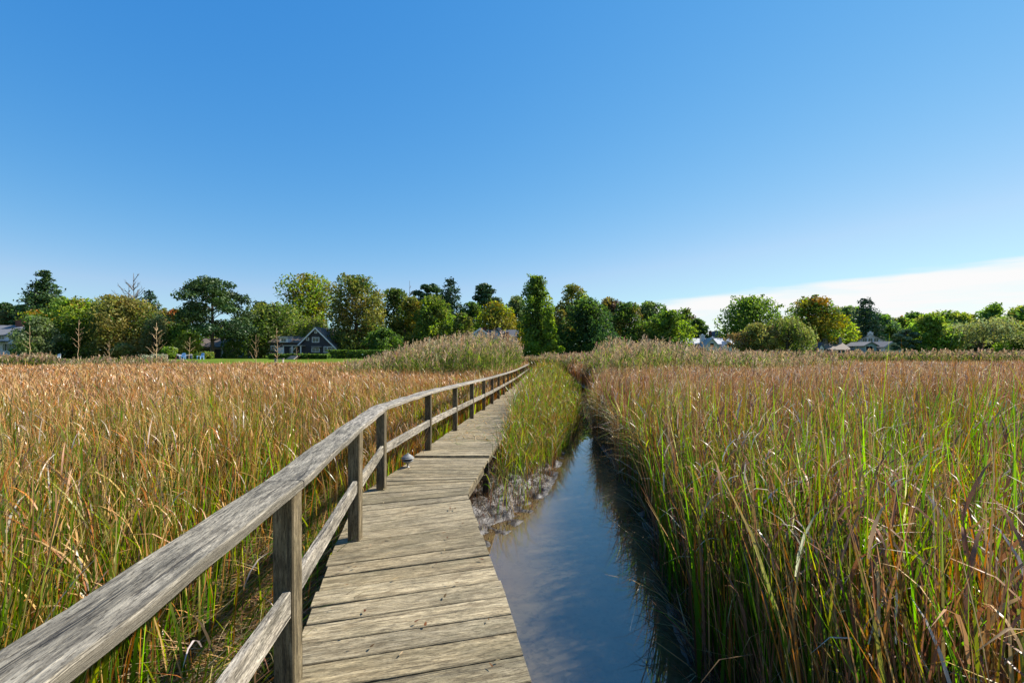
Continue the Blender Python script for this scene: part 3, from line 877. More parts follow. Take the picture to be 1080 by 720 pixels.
# ------------------------------------------------------------------ plumed common reed stands
def plume_stand(pts, hts, name, label, leanx=0.25):
    n = len(pts)
    x, y = pts[:, 0], pts[:, 1]
    d = np.hypot(x, y)
    hts = np.maximum(hts - 0.34, 0.7)
    z = ground_h(x, y) - 0.03
    st, pm = Cloud(), Cloud()
    w0 = np.maximum(0.010, 0.0011 * d)
    th0 = np.abs(rng.normal(0.03, 0.03, n)); az = rng.normal(0.2, 1.2, n)
    c = pick([(0.20, 0.19, 0.06), (0.14, 0.17, 0.04), (0.30, 0.23, 0.12)], [0.4, 0.4, 0.3], n)
    st.add(*blade_arrays(np.stack([x, y, z], 1), hts, w0, az, th0, th0 * 0 + 0.08, c * 0.8, c, c, 3, tw=np.zeros(n)))
    for k in range(8):
        fz = 0.25 + 0.70 * (k + rng.random(n)) / 8
        hx = hts * fz
        bx = x + np.cos(az) * np.sin(th0 + 0.04) * hx; by = y + np.sin(az) * np.sin(th0 + 0.04) * hx
        c = pick([(0.10, 0.16, 0.03), (0.20, 0.23, 0.05), (0.05, 0.09, 0.025), (0.40, 0.32, 0.17)], [0.4, 0.35, 0.25, 0.2], n)
        L = rng.uniform(0.30, 0.62, n)
        st.add(*blade_arrays(np.stack([bx, by, z + hx * 0.985], 1), L, np.maximum(0.026, 0.0021 * d), rng.uniform(0, 2 * PI, n), rng.uniform(0.35, 1.2, n), rng.uniform(0.1, 0.9, n), c, c, c * 1.05, 2))
    # plumes: drooping tufts, each of many fine strands
    has = rng.random(n) < 0.75
    xi, yi, zi, hi_, ai, ti, di = x[has], y[has], z[has], hts[has], az[has], th0[has], d[has]
    m = len(xi)
    pc = pick([(0.52, 0.385, 0.23), (0.46, 0.33, 0.19), (0.62, 0.49, 0.32), (0.38, 0.25, 0.15)], [0.4, 0.3, 0.2, 0.2], m, 0.12)
    droop = rng.normal(leanx, 0.9, m)
    psz = rng.uniform(0.7, 1.5, m)
    for k in range(9):
        tz = (-0.10 + 0.36 * k / 9) * psz
        bx = xi + np.cos(ai) * np.sin(ti + 0.05) * hi_ + np.cos(droop) * 0.03 * k / 3; by = yi + np.sin(ai) * np.sin(ti + 0.05) * hi_ + np.sin(droop) * 0.03 * k / 3
        pm.add(*blade_arrays(np.stack([bx, by, zi + hi_ * 0.985 + tz], 1), psz * rng.uniform(0.12, 0.24, m) * (1.15 - 0.06 * k), np.maximum(0.020, 0.0017 * di) * rng.uniform(0.7, 1.3, m),
                             droop + rng.normal(0, 1.2, m), rng.uniform(0.1, 0.9, m), rng.uniform(0.3, 1.3, m), pc, pc * rng.uniform(0.85, 1.15, (m, 1)), pc, 2))
    # one object: stems, leaves and plumes together
    al = Cloud()
    for a in (st, pm): al.add(np.concatenate(a.V), np.concatenate(a.Q), np.concatenate(a.C))
    o = al.build(name, M['plume'])
    tag(o, label, 'tall reeds', kind='stuff')


def uni(n, x0, x1, y0, y1): return np.stack([rng.uniform(x0, x1, n), rng.uniform(y0, y1, n)], 1)


def prof_h(px, pts): return np.interp(px, [p[0] for p in pts], [p[1] for p in pts])


# left of the boardwalk
p = uni(4200, -11, 2.5, 22, 42)
kx = p[:, 0] < DL(p[:, 1]) - 0.25
edge = 22 + 5.5 * sstep(-2, -12, p[:, 0])
p = p[kx & (p[:, 1] > edge)]
px = 540 + F * p[:, 0] / p[:, 1]
topz = H + (YH - prof_h(px, [(340, 384), (385, 378), (410, 371), (430, 364), (455, 358), (500, 353), (535, 354), (550, 360), (560, 370), (568, 380)])) / F * np.minimum(p[:, 1], 34)
hh = (topz - MUD) * np.clip(rng.normal(0.88, 0.13, len(p)) + 0.06 * wob(p[:, 0], p[:, 1], 0.8, 4), 0.45, 1.12)
plume_stand(p, np.maximum(hh, 1.2), 'plumed_reed_stand', 'tall plumed reeds with tan heads left of the boardwalk far end')
# right of the creek
p = uni(4800, 3.5, 22, 20, 36)
p = p[(creek_s(p[:, 0], p[:, 1]) < -0.2) & (p[:, 0] > np.interp(p[:, 1], YB, RB)) & (p[:, 1] > 19 + 0.75 * (p[:, 0] - 3.5) * 0.8)]
px = 540 + F * p[:, 0] / p[:, 1]
topz = H + (YH - prof_h(px, [(585, 384), (605, 375), (625, 364), (645, 358), (680, 360), (720, 364), (760, 369), (820, 374), (900, 377)])) / F * np.minimum(p[:, 1], 30)
hh = (topz - MUD) * np.clip(rng.normal(0.88, 0.13, len(p)) + 0.06 * wob(p[:, 0], p[:, 1], 0.8, 4), 0.45, 1.12)
plume_stand(p, np.maximum(hh, 1.2), 'plumed_reed_stand', 'tall plumed reeds with tan heads on the right bank where the creek narrows')
# closing the view where the creek bends away
p = uni(1500, 0.2, 9, 43, 52)
p = p[(p[:, 0] > DR(p[:, 1]) + 0.1) & (creek_s(p[:, 0], p[:, 1]) < 0.2)]
hh = (H + (YH - 372) / F * 46 - MUD) * np.clip(rng.normal(0.93, 0.09, len(p)), 0.6, 1.08)
plume_stand(p, hh, 'plumed_reed_stand', 'low plumed reeds closing the far end of the creek beside the boardwalk end')
p = uni(900, -2.5, 6, 53.6, 57)
hh = (H + (YH - 373) / F * 55 - 0.0) * np.clip(rng.normal(0.93, 0.09, len(p)), 0.6, 1.08) + 0.3
plume_stand(p, hh, 'plumed_reed_stand', 'low tan reeds beyond the far end of the boardwalk')
# far bands along the edge of the marsh
p = uni(3000, 14, 66, 47, 53)
hh = (H + 4.5 / F * 50 - MUD) * np.clip(rng.normal(0.93, 0.09, len(p)), 0.6, 1.1)
plume_stand(p, hh, 'plumed_reed_stand', 'thin far band of pale plumed reeds along the right edge of the marsh')
p = uni(2200, -64, -24, 44, 49)
px = 540 + F * p[:, 0] / p[:, 1]
hh = (H + (YH - prof_h(px, [(-200, 374), (52, 374.5), (62, 381), (190, 382), (260, 386), (330, 386)])) / F * 46 - MUD) * np.clip(rng.normal(0.93, 0.08, len(p)), 0.6, 1.1)
plume_stand(p, hh, 'plumed_reed_stand', 'thin far band of tan plumed reeds along the left edge of the marsh')

# ------------------------------------------------------------------ trees
CONIF = (0.037, 0.078, 0.029); SPRUCE = (0.046, 0.086, 0.052); DKG = (0.070, 0.120, 0.028); MIDG = (0.125, 0.195, 0.036)
LTG = (0.23, 0.30, 0.045); OLIVE = (0.180, 0.19, 0.046); BROL = (0.23, 0.175, 0.044); YEL = (0.34, 0.25, 0.03)
ORG = (0.34, 0.13, 0.03); RED = (0.36, 0.09, 0.03); GREYG = (0.17, 0.205, 0.10); WILLOW = (0.23, 0.235, 0.09); PURP = (0.10, 0.06, 0.045)


def leaf_quads(cl, P, nrm, size, col, aspect=0.6):
    n = len(P)
    a = rng.normal(0, 1, (n, 3)); nrm = nrm / np.maximum(np.linalg.norm(nrm, axis=1, keepdims=True), 1e-6)
    a -= (a * nrm).sum(1, keepdims=True) * nrm; a /= np.maximum(np.linalg.norm(a, axis=1, keepdims=True), 1e-6)
    b = np.cross(nrm, a)
    s = (size * rng.uniform(0.6, 1.35, n))[:, None]
    V = np.stack([P - a * s, P + b * s * aspect, P + a * s, P - b * s * aspect], 1).reshape(-1, 3)
    Q = np.arange(n * 4).reshape(-1, 4)
    cl.add(V, Q, np.repeat(col, 4, 0))


def blob_leaves(cl, cen, rad, n, size, pal, wts, shell=0.45, jit=0.22, flat=1.0):
    w = rad ** 2; i = rng.choice(len(cen), n, p=w / w.sum())
    u = rng.normal(0, 1, (n, 3)); u /= np.linalg.norm(u, axis=1, keepdims=True)
    r = rad[i] * (shell + (1 - shell) * rng.random(n) ** 0.6) * rng.uniform(0.85, 1.18, n)
    P = cen[i] + u * r[:, None] * np.array([1, 1, flat])
    bc = pick(pal, wts, len(cen), 0.14)
    lc = pick(pal, wts, n, jit)
    c = 0.6 * bc[i] + 0.4 * lc
    c *= np.exp(rng.normal(0, 0.15, (n, 1)))
    leaf_quads(cl, P, u * 0.7 + rng.normal(0, 0.6, (n, 3)), size, c)


def limb(mb, a, b, r0, r1, n=5, k=4, bend=0.06):
    a, b = Vector(a), Vector(b); L = (b - a).length
    pts = []
    for i in range(k + 1):
        t = i / k
        o = Vector(rng.normal(0, bend * L, 3)) * math.sin(t * PI)
        pts.append(a.lerp(b, t) + o)
    mb.tube(pts, [r0 + (r1 - r0) * i / k for i in range(k + 1)], n)
    return pts


def tree_root(name, label, px, D, group, cat='tree'):
    x = wx(px, D); y = D
    return thing(name, label, cat, (x, y, float(ground_h(np.array(x), np.array(y))) - 0.05), 0, group)


def crown_obj(cl, t, mat): return cl.build('crown', mat, t)


def broadleaf(name, label, px, top, wpx, D, pal, wts, base=0.16, nb=46, leaves=5200, lsize=0.0, shape='round', gap=0.0, group='trees behind the marsh', cat='tree'):
    t = tree_root(name, label, px, D, group, cat)
    zg = t.location.z
    h = wz(top, D) - zg; w = 1.22 * wpx / F * D
    if px > 890: pal = [tuple(v * 1.3 for v in c_) for c_ in pal]  # crowns towards the right painted lighter, backlight put into the leaf colour
    cl, mb = Cloud(), MB()
    # blob centres over the crown envelope
    cen, rad = [], []
    ph1, ph2 = rng.uniform(0, 6.28, 2)
    zc0 = h * base
    for k in range(nb):
        f = (k + rng.uniform(0.2, 0.8)) / nb
        if shape == 'round': prof = math.sin(PI * min(1, 0.16 + 0.80 * f)) ** 0.6
        elif shape == 'dome': prof = math.sqrt(max(0.02, 1 - (max(0, f - 0.15) / 0.87) ** 2))
        elif shape == 'cone': prof = 1.0 - 0.85 * f
        else: prof = (1.0 - 0.38 * f) * math.sqrt(max(0.05, 1 - (max(0, f - 0.35) / 0.69) ** 2))
        a = k * 2.39996 + rng.normal(0, 0.25)
        prof *= rng.uniform(0.78, 1.08) * (1 + 0.13 * math.sin(2 * a + ph1 + 3 * f) + 0.10 * math.sin(7 * f + ph2))
        if shape != 'column' and rng.random() < 0.10: continue
        br = w * rng.uniform(0.10, 0.20) * (0.55 + 0.45 * prof)
        if shape == 'column': br *= 1.15
        rr = max(0.0, w / 2 * prof - br * 0.9) * (1 if k % 4 else 0.55)
        z = min(zc0 + (h - zc0) * f, h - br * 0.8)
        cen.append((math.cos(a) * rr, math.sin(a) * rr, max(z, br * 0.6))); rad.append(br)
    if shape == 'cone': cen.append((0, 0, h - w * 0.07)); rad.append(w * 0.08)
    cen = np.array(cen); rad = np.array(rad)
    if not lsize: lsize = max(0.15, 0.0026 * D)
    leaves = int(leaves * 1.5)
    blob_leaves(cl, cen, rad, leaves, lsize, pal, wts, shell=0.35 + gap, flat=0.85)
    # loose sprays that break the outline
    m = leaves // 14; i = rng.choice(len(cen), m); tw_ = rng.integers(0, 40, m)
    dirs = rng.normal(0, 1, (40, 3)); dirs /= np.linalg.norm(dirs, axis=1, keepdims=True); dirs[:, 2] = np.abs(dirs[:, 2]) * 0.8
    bi = rng.integers(0, len(cen), 40)
    P = cen[bi[tw_]] + dirs[tw_] * (rad[bi[tw_]] * rng.uniform(0.9, 1.38, m))[:, None] + rng.normal(0, 0.16, (m, 3))
    P[:, 2] = np.minimum(P[:, 2], h * 1.015)
    leaf_quads(cl, P, rng.normal(0, 1, (m, 3)), lsize * 0.9, pick(pal, wts, m))
    # sparse fill so the middle is not hollow
    m = leaves // 4
    i = rng.choice(len(cen), m)
    P = cen[i] * rng.uniform(0.2, 0.9, (m, 1)) * np.array([1, 1, 0]) + np.stack([np.zeros(m), np.zeros(m), cen[i][:, 2] * rng.uniform(0.85, 1.0, m)], 1) + rng.normal(0, w * 0.04, (m, 3))
    leaf_quads(cl, P, rng.normal(0, 1, (m, 3)), lsize * 1.1, pick(pal, wts, m))
    tr = max(0.09, 0.022 * h)
    tp = limb(mb, (0, 0, -0.3), (rng.normal(0, 0.03 * w), 0, zc0 + (h - zc0) * 0.55), tr * 1.25, tr * 0.5, 8, 6, 0.012)
    for k in rng.choice(len(cen), min(14, len(cen)), replace=False):
        f = rng.uniform(0.35, 0.95); s0 = tp[int(f * 6)]
        limb(mb, s0, cen[k], tr * 0.42, tr * 0.1, 5, 4, 0.05)
    mb.build('trunk', M['bark'], t, True)
    crown_obj(cl, t, M['leaf'])
    return t


def conifer(name, label, px, top, wpx, D, pal=(CONIF, DKG), wts=(0.7, 0.3), base=0.05, group='trees behind the marsh', droop=0.15, dens=1.0, levels=17, power=0.85, blunt=0.06):
    t = tree_root(name, label, px, D, group)
    h = wz(top, D) - t.location.z; w = wpx / F * D
    cl, mb = Cloud(), MB()
    mb.tube([(0, 0, -0.3), (0.02, 0, h * 0.5), (0, 0, h * 0.98)], [0.02 * h, 0.012 * h, 0.02], 7)
    ls = max(0.16, 0.0028 * D)
    P, Nn = [], []
    levels = int(levels * 1.5)
    for k in range(levels):
        f0 = (k + 0.5) / levels
        nb = max(4, int(5 + 4 * (1 - f0)))
        for b in range(nb):
            f = min(0.985, max(0.0, f0 + rng.uniform(-0.9, 0.9) / levels))
            z = h * (base + (0.985 - base) * f)
            R = w / 2 * (max(0.0, 1 - f) ** power * (1 - blunt) + blunt)
            a = 2 * PI * (b + rng.random() * 0.8) / nb + k * 0.7
            L = R * rng.uniform(0.60, 1.12)
            up = rng.uniform(-0.05, 0.40) - droop
            tip = (math.cos(a) * L, math.sin(a) * L, z + up * L)
            limb(mb, (0, 0, z), tip, 0.05 * (1 - f) + 0.02, 0.012, 4, 3, 0.02)
            m = int(dens * max(8, 46 * L / max(w / 2, 0.1)))
            s = rng.random(m) ** 0.6
            spread = 0.24 * L * (0.4 + 0.6 * np.sin(PI * np.clip(s, 0.1, 0.9))) + 0.12
            pp = np.stack([math.cos(a) * L * s + rng.normal(0, 1, m) * spread * 0.8, math.sin(a) * L * s + rng.normal(0, 1, m) * spread * 0.8,
                           z + up * L * s ** 1.4 + rng.normal(0, 0.55, m) * spread + 0.06], 1)
            P.append(pp); nn = rng.normal(0, 0.7, (m, 3)); nn[:, 2] += 0.7; Nn.append(nn)
    P = np.concatenate(P); Nn = np.concatenate(Nn)
    leaf_quads(cl, P, Nn, ls, pick(pal, wts, len(P), 0.25), 0.5)
    mb.build('trunk', M['bark'], t, True)
    crown_obj(cl, t, M['needle'])
    return t


def pine(name, label, px, top, wpx, D, base=0.30, nplates=26, pal=(CONIF, DKG, (0.05, 0.075, 0.025)), wts=(0.5, 0.3, 0.2), group='trees behind the marsh', leaves=4200, lean=0.0, topw=0.35):
    t = tree_root(name, label, px, D, group)
    h = wz(top, D) - t.location.z; w = wpx / F * D
    cl, mb = Cloud(), MB()
    tp = limb(mb, (0, 0, -0.3), (lean * w, 0, h * 0.95), 0.024 * h, 0.05, 8, 8, 0.008)
    cen, rad = [], []
    for k in range(nplates):
        f = (k + 0.5) / nplates
        z = h * (base + (0.97 - base) * f)
        R = w / 2 * (math.sin(PI * (0.25 + 0.62 * f)) if topw > 0.3 else (1.05 - 0.9 * f))
        a = k * 2.4 + rng.normal(0, 0.3); L = R * rng.uniform(0.45, 0.95)
        c = (math.cos(a) * L + lean * w * f, math.sin(a) * L, min(z + 0.1 * L, h * 0.96))
        cen.append(c); rad.append(w * rng.uniform(0.14, 0.22) * (1.0 if f < 0.85 else 0.65))
        limb(mb, tp[min(8, int((z * 0.92 / h) * 8))], c, 0.07, 0.025, 5, 3, 0.05)
    cen.append((lean * w, 0, h * 0.95)); rad.append(w * 0.10)
    cen = np.array(cen); rad = np.array(rad)
    blob_leaves(cl, cen, rad, int(leaves * 2.0), max(0.15, 0.0027 * D), pal, wts, shell=0.2, flat=0.42)
    mb.build('trunk', M['bark'], t, True)
    crown_obj(cl, t, M['needle'])
    return t


def willow(name, label, px, top, wpx, D, pal, wts, group='trees behind the marsh', strands=900, base=0.2):
    t = tree_root(name, label, px, D, group)
    h = wz(top, D) - t.location.z; w = wpx / F * D
    cl, mb = Cloud(), MB()
    tp = limb(mb, (0, 0, -0.3), (0, 0, h * 0.35), 0.035 * h, 0.025 * h, 8, 4, 0.02)
    hubs = []
    for k in range(14):
        a = rng.uniform(0, 2 * PI); r = w / 2 * rng.uniform(0.1, 0.80); z = h * (0.97 - 0.75 * (r / (w / 2)) ** 2) * rng.uniform(0.85, 1.0)
        hubs.append((math.cos(a) * r, math.sin(a) * r, z)); limb(mb, tp[-1 if k % 2 else -2], hubs[-1], 0.014 * h, 0.004 * h, 5, 4, 0.06)
    hubs = np.array(hubs)
    i = rng.choice(len(hubs), strands)
    st = hubs[i] + rng.normal(0, 1, (strands, 3)) * np.array([w * 0.10, w * 0.10, h * 0.05])
    st[:, 2] = np.minimum(st[:, 2], h * 0.99)
    out = st[:, :2] / np.maximum(np.linalg.norm(st[:, :2], axis=1, keepdims=True), 0.2)
    L = h * rng.uniform(0.12, 0.42, strands)
    k = 8
    s = (np.arange(k) + 0.5) / k
    P = st[:, None, :] + np.concatenate([(out[:, None, :] * (np.sqrt(s)[None, :, None] * w * 0.09)), -(s[None, :, None] ** 1.3) * L[:, None, None] + 0.05], 2)
    P = P + rng.normal(0, 0.07, P.shape)
    P[:, :, 2] = np.maximum(P[:, :, 2], 0.2)
    P = P.reshape(-1, 3); n = len(P)
    nn = rng.normal(0, 1, (n, 3)) * np.array([1, 1, 0.4])
    leaf_quads(cl, P, nn, max(0.14, 0.0021 * D), np.repeat(pick(pal, wts, strands, 0.15), k, 0) * np.exp(rng.normal(0, 0.18, (n, 1))), 0.5)
    mb.build('trunk', M['bark'], t, True)
    crown_obj(cl, t, M['leaf'])
    return t


def bare_tree(name, label, px, top, wpx, D, mat, r=0.05, n1=8, up=0.9, group=None, lean=0.0, splits=3, start=0.35, cat='bare tree'):
    t = tree_root(name, label, px, D, group, cat)
    h = wz(top, D) - t.location.z; w = wpx / F * D
    tr, br = MB(), MB()
    tp = limb(tr, (0, 0, -0.2), (lean * w, 0, h), r, r * 0.3, 6, 10, 0.006)
    for k in range(n1):
        f = start + (0.93 - start) * (k + rng.random() * 0.5) / n1
        p0 = tp[int(f * 10)]
        a = k * 2.4 + rng.normal(0, 0.4)
        if k % 3 != 2: a = (0 if k % 2 else PI) + rng.normal(0, 0.5)
        L = w * 0.5 * (1.05 - 0.7 * (f - start) / (1 - start)) * rng.uniform(0.7, 1.1)
        tip = (p0[0] + math.cos(a) * L, p0[1] + math.sin(a) * L, min(h * 0.99, p0[2] + L * up))
        bp = limb(br, p0, tip, r * 0.55, r * 0.22, 5, 4, 0.04)
        for j in range(splits):
            q = bp[1 + j % 3]
            a2 = a + rng.normal(0, 0.8); l2 = L * rng.uniform(0.25, 0.5)
            limb(br, q, (q[0] + math.cos(a2) * l2 * 0.7, q[1] + math.sin(a2) * l2 * 0.7, q[2] + l2 * 0.9), r * 0.25, r * 0.12, 4, 2, 0.04)
    tr.build('trunk', mat, t, True)
    br.build('crown', mat, t, True)
    return t


G = 'trees behind the marsh'
# --- left part, px from left to right
conifer('fir_tree', 'tall broad dark fir rising behind the white house at far left', 47, 284, 66, 92, dens=4.5, power=0.78, base=0.1)
broadleaf('evergreen_tree', 'rounded dark evergreen behind the grey roof at the far left edge', 6, 319, 30, 96, (CONIF, DKG), (0.6, 0.4))
broadleaf('evergreen_tree', 'dark evergreen filling the gap between the far left roof and the broad fir', 22, 322, 30, 97, (CONIF, DKG), (0.7, 0.3))
broadleaf('olive_tree', 'olive tree behind the chimney at the left edge of the photo', 1, 327, 26, 90, (OLIVE, WILLOW), (0.6, 0.4))
broadleaf('maple_tree', 'small golden orange tree peeking over the pale shrub left of the big green tree', 36, 327, 30, 88, (YEL, ORG, OLIVE), (0.5, 0.3, 0.3), leaves=3000)
broadleaf('oak_tree', 'wide bright green tree with yellowing edges right of the fir', 80, 314, 66, 84, (MIDG, LTG, YEL, DKG), (0.5, 0.3, 0.12, 0.3), base=0.12, leaves=6500, nb=58)
broadleaf('dense_shrub', 'pale grey green shrub in front of the white house', 41, 334, 38, 76, (GREYG, MIDG), (0.6, 0.4), base=0.02, leaves=4200, shape='dome', cat='shrub')
broadleaf('beech_tree', 'large bronze green dome tree below the bare dead trunks', 132, 313, 72, 82, (BROL, OLIVE, DKG), (0.4, 0.45, 0.3), base=0.04, leaves=7500, nb=58, shape='dome')
broadleaf('spreading_tree', 'thin bronze top of a tree showing above the bronze dome', 122, 311, 40, 87, (BROL, OLIVE), (0.5, 0.5), base=0.6, leaves=1500, gap=0.2)
bare_tree('dead_tree', 'taller bare dead trunk with fan of grey twigs behind the bronze dome', 141, 288, 34, 95, M['greybark'], 0.13, 22, 1.0, None, splits=6, start=0.55)
bare_tree('dead_tree', 'shorter bare dead trunk close beside the taller dead one', 136, 300, 12, 94, M['greybark'], 0.14, 6, 0.7, None, splits=2, start=0.7)
conifer('spruce_tree', 'loose dark blue green spruce right of the dead trunks', 158, 306, 36, 95, (SPRUCE, CONIF), (0.6, 0.4), dens=0.9, power=0.6, droop=-0.05, base=0.2)
broadleaf('maple_tree', 'tree with fiery orange red crown left of the big pine', 182, 326, 32, 88, (RED, ORG, OLIVE, MIDG), (0.35, 0.2, 0.3, 0.3), base=0.2, leaves=3200)
willow('birch_tree', 'narrow pale olive tree behind golden twigs left of the orange crown', 166, 332, 24, 80, (WILLOW, GREYG), (0.6, 0.4), strands=420)
broadleaf('understorey_tree', 'low dark green tree below the orange red crown', 186, 340, 46, 84, (DKG, MIDG), (0.6, 0.4), base=0.03, leaves=3500)
broadleaf('garden_shrub', 'rounded olive shrub at the foot of the bronze dome', 129, 362, 20, 72, (OLIVE, WILLOW), (0.5, 0.5), base=0.0, leaves=1400, shape='dome', nb=16, cat='shrub')
broadleaf('garden_shrub', 'bright mid green shrub left of the blue chairs', 178, 366, 18, 66, (MIDG, LTG), (0.6, 0.4), base=0.0, leaves=1600, shape='dome', nb=16, cat='shrub')
broadleaf('flowering_shrub', 'cream flowered low shrub at the marsh edge left of the blue chairs', 165, 374, 20, 60, ((0.45, 0.42, 0.30), GREYG), (0.6, 0.4), base=0.0, leaves=1200, shape='dome', nb=16, lsize=0.09, cat='shrub')
broadleaf('garden_shrub', 'neat round green shrub in front of the brown garage', 217, 371, 16, 70, (MIDG, OLIVE), (0.5, 0.5), base=0.0, leaves=1500, shape='dome', nb=18, cat='shrub')
broadleaf('small_tree', 'little light olive tree between the blue chairs and the brown garage', 199, 352, 20, 76, (OLIVE, LTG), (0.5, 0.5), base=0.2, leaves=1500)
pine('pine_tree', 'big spreading pine with layered dark foliage and visible trunk', 224, 292, 72, 80, base=0.28, nplates=34, leaves=6500)
broadleaf('background_tree', 'pale green tree seen through the gap right of the big pine', 252, 338, 26, 105, (GREYG, MIDG), (0.6, 0.4), base=0.05, leaves=2500)
broadleaf('linden_tree', 'wide round olive green tree behind the dark gabled house', 289, 320, 78, 92, (OLIVE, MIDG, WILLOW, DKG), (0.35, 0.35, 0.15, 0.3), base=0.03, leaves=7500, nb=58, shape='dome')
broadleaf('evergreen_tree', 'dark pointed tree behind the left shoulder of the wide olive tree', 275, 318, 24, 98, (CONIF, DKG), (0.6, 0.4), base=0.3, leaves=2000)
broadleaf('cottonwood_tree', 'tall airy green and gold tree above the dark house roof', 326, 289, 54, 104, (MIDG, LTG, BROL, YEL), (0.45, 0.25, 0.25, 0.12), base=0.35, leaves=4300, gap=0.15, nb=58)
willow('weeping_tree', 'light green weeping tree just left of the dark gable peak', 329, 330, 26, 90, (LTG, WILLOW), (0.5, 0.5), strands=480)
broadleaf('copper_beech', 'massive dark tree with golden bronze right side by the dark house', 376, 291, 66, 88, (DKG, BROL, OLIVE, YEL), (0.45, 0.3, 0.3, 0.06), base=0.03, leaves=8500, nb=58)
broadleaf('understorey_tree', 'low dark leafy tree at the right foot of the massive bronze tree', 405, 346, 36, 80, (DKG, MIDG), (0.6, 0.4), base=0.0, leaves=3000, shape='dome')
broadleaf('leafy_tree', 'dark green rounded tree right of the massive bronze tree', 416, 304, 44, 96, (DKG, OLIVE), (0.6, 0.4), base=0.03, leaves=5200)
bare_tree('dead_tree', 'small grey leafless treetop above the rounded tree right of the bronze one', 432, 296, 14, 98, M['greybark'], 0.10, 12, 1.2, None, splits=4, start=0.6)
broadleaf('leafy_tree', 'yellow green topped tree between dark rounded tree and vine covered one', 435, 313, 36, 92, (YEL, OLIVE, MIDG), (0.25, 0.45, 0.4), base=0.03, leaves=4600)
broadleaf('leafy_tree', 'vine draped bright green tree rising behind the left tall reeds', 456, 311, 46, 88, (MIDG, LTG, OLIVE, DKG), (0.4, 0.3, 0.2, 0.2), base=0.02, leaves=6200, nb=58)
pine('pine_tree', 'dark pine top with three blunt tips above the vine draped tree', 452, 299, 46, 108, base=0.4, nplates=22, leaves=3600)
conifer('cedar_tree', 'dark cedar with leaning tip right of the vine draped tree', 475, 293, 44, 102, (SPRUCE, CONIF), (0.5, 0.5), dens=1.8, power=0.55, droop=0.0)
broadleaf('leafy_tree', 'small olive round tree just left of the pale blue gabled house', 489, 330, 24, 86, (OLIVE, MIDG), (0.6, 0.4), base=0.02, leaves=2600)
pine('pine_tree', 'open branched pine above the golden tree near the centre', 511, 297, 40, 106, base=0.55, nplates=18, leaves=2400, topw=0.2)
broadleaf('maple_tree', 'golden yellow green tree over the pale blue house roof', 524, 318, 52, 92, (YEL, LTG, OLIVE, DKG), (0.4, 0.3, 0.2, 0.15), base=0.05, leaves=5600, nb=58)
broadleaf('background_tree', 'dark tree between small olive round tree and the golden one', 497, 318, 30, 100, (DKG, MIDG), (0.6, 0.4), base=0.02, leaves=3200)
broadleaf('background_tree', 'pale green crown behind the golden tree beside the poplar', 545, 312, 30, 104, (GREYG, MIDG, OLIVE), (0.4, 0.4, 0.2), base=0.05, leaves=3000)
broadleaf('poplar_tree', 'tall narrow poplar standing at the end of the boardwalk', 566, 290, 42, 82, (DKG, MIDG, LTG), (0.3, 0.45, 0.25), base=0.02, leaves=7000, nb=60, shape='column', gap=0.12)
broadleaf('leafy_tree', 'bright yellow green tree pressed against the right foot of the poplar', 580, 324, 27, 79, (LTG, MIDG), (0.6, 0.4), base=0.02, leaves=3400, shape='cone', nb=34)
broadleaf('cottonwood_tree', 'airy gold tinged treetop right of the poplar', 603, 300, 36, 106, (MIDG, OLIVE, BROL), (0.4, 0.3, 0.3), base=0.3, leaves=3000, gap=0.15)
broadleaf('evergreen_tree', 'very dark dense dome tree with vines right of the poplar', 620, 315, 62, 84, (CONIF, DKG, MIDG), (0.5, 0.45, 0.12), base=0.0, leaves=7800, nb=58, shape='dome')
broadleaf('understorey_tree', 'brown bush in the gap between poplar and dark dome tree', 592, 327, 18, 98, (BROL, OLIVE), (0.5, 0.5), base=0.0, leaves=1800)
broadleaf('leafy_tree', 'purple bronze topped tree right behind the dark dome', 643, 314, 36, 98, (PURP, BROL, DKG), (0.5, 0.3, 0.3), base=0.02, leaves=3800)
broadleaf('leafy_tree', 'dark green tree with rusty patch right of the dark dome', 662, 319, 40, 92, (DKG, MIDG, BROL), (0.5, 0.35, 0.15), base=0.02, leaves=4800)
broadleaf('leafy_tree', 'tall mid green tree in the run before the white roofed house', 686, 318, 40, 100, (MIDG, GREYG, DKG), (0.5, 0.25, 0.25), base=0.02, leaves=4600)
broadleaf('leafy_tree', 'dark tree with sunny lime side left of the white roofed house', 705, 328, 46, 90, (DKG, LTG, MIDG), (0.4, 0.3, 0.3), base=0.0, leaves=5200)
broadleaf('background_tree', 'thin topped tree stepping down behind the sunny lime tree', 722, 325, 26, 108, (MIDG, PURP), (0.7, 0.3), base=0.05, leaves=2200, gap=0.15)
broadleaf('background_tree', 'last small round dark tree before the open sky gap', 735, 336, 26, 104, (DKG, MIDG), (0.6, 0.4), base=0.02, leaves=3000)
# --- right part
broadleaf('plane_tree', 'big broad green tree standing alone right of the sky gap', 793, 313, 66, 104, (MIDG, DKG, LTG), (0.5, 0.35, 0.15), base=0.10, leaves=7000, nb=58, gap=0.10)
broadleaf('willow_shrub', 'scraggly olive shrub in front of the white roofed house right end', 801, 340, 44, 82, (OLIVE, WILLOW, MAUVE), (0.5, 0.3, 0.15), base=0.02, leaves=3200, cat='shrub', gap=0.12)
willow('willow_tree', 'pale olive rounded willow right of the scraggly shrub', 830, 331, 42, 80, (WILLOW, OLIVE, MIDG), (0.5, 0.35, 0.2), strands=1100)
broadleaf('maple_tree', 'tree with orange gold crown behind the pale willow', 856, 313, 52, 100, (ORG, YEL, MIDG, DKG), (0.10, 0.22, 0.5, 0.25), base=0.03, leaves=6000)
broadleaf('maple_tree', 'yellow green tree with gold tips left of the large white house', 877, 333, 52, 108, (LTG, YEL, MIDG), (0.45, 0.25, 0.35), base=0.08, leaves=5600, shape='dome')
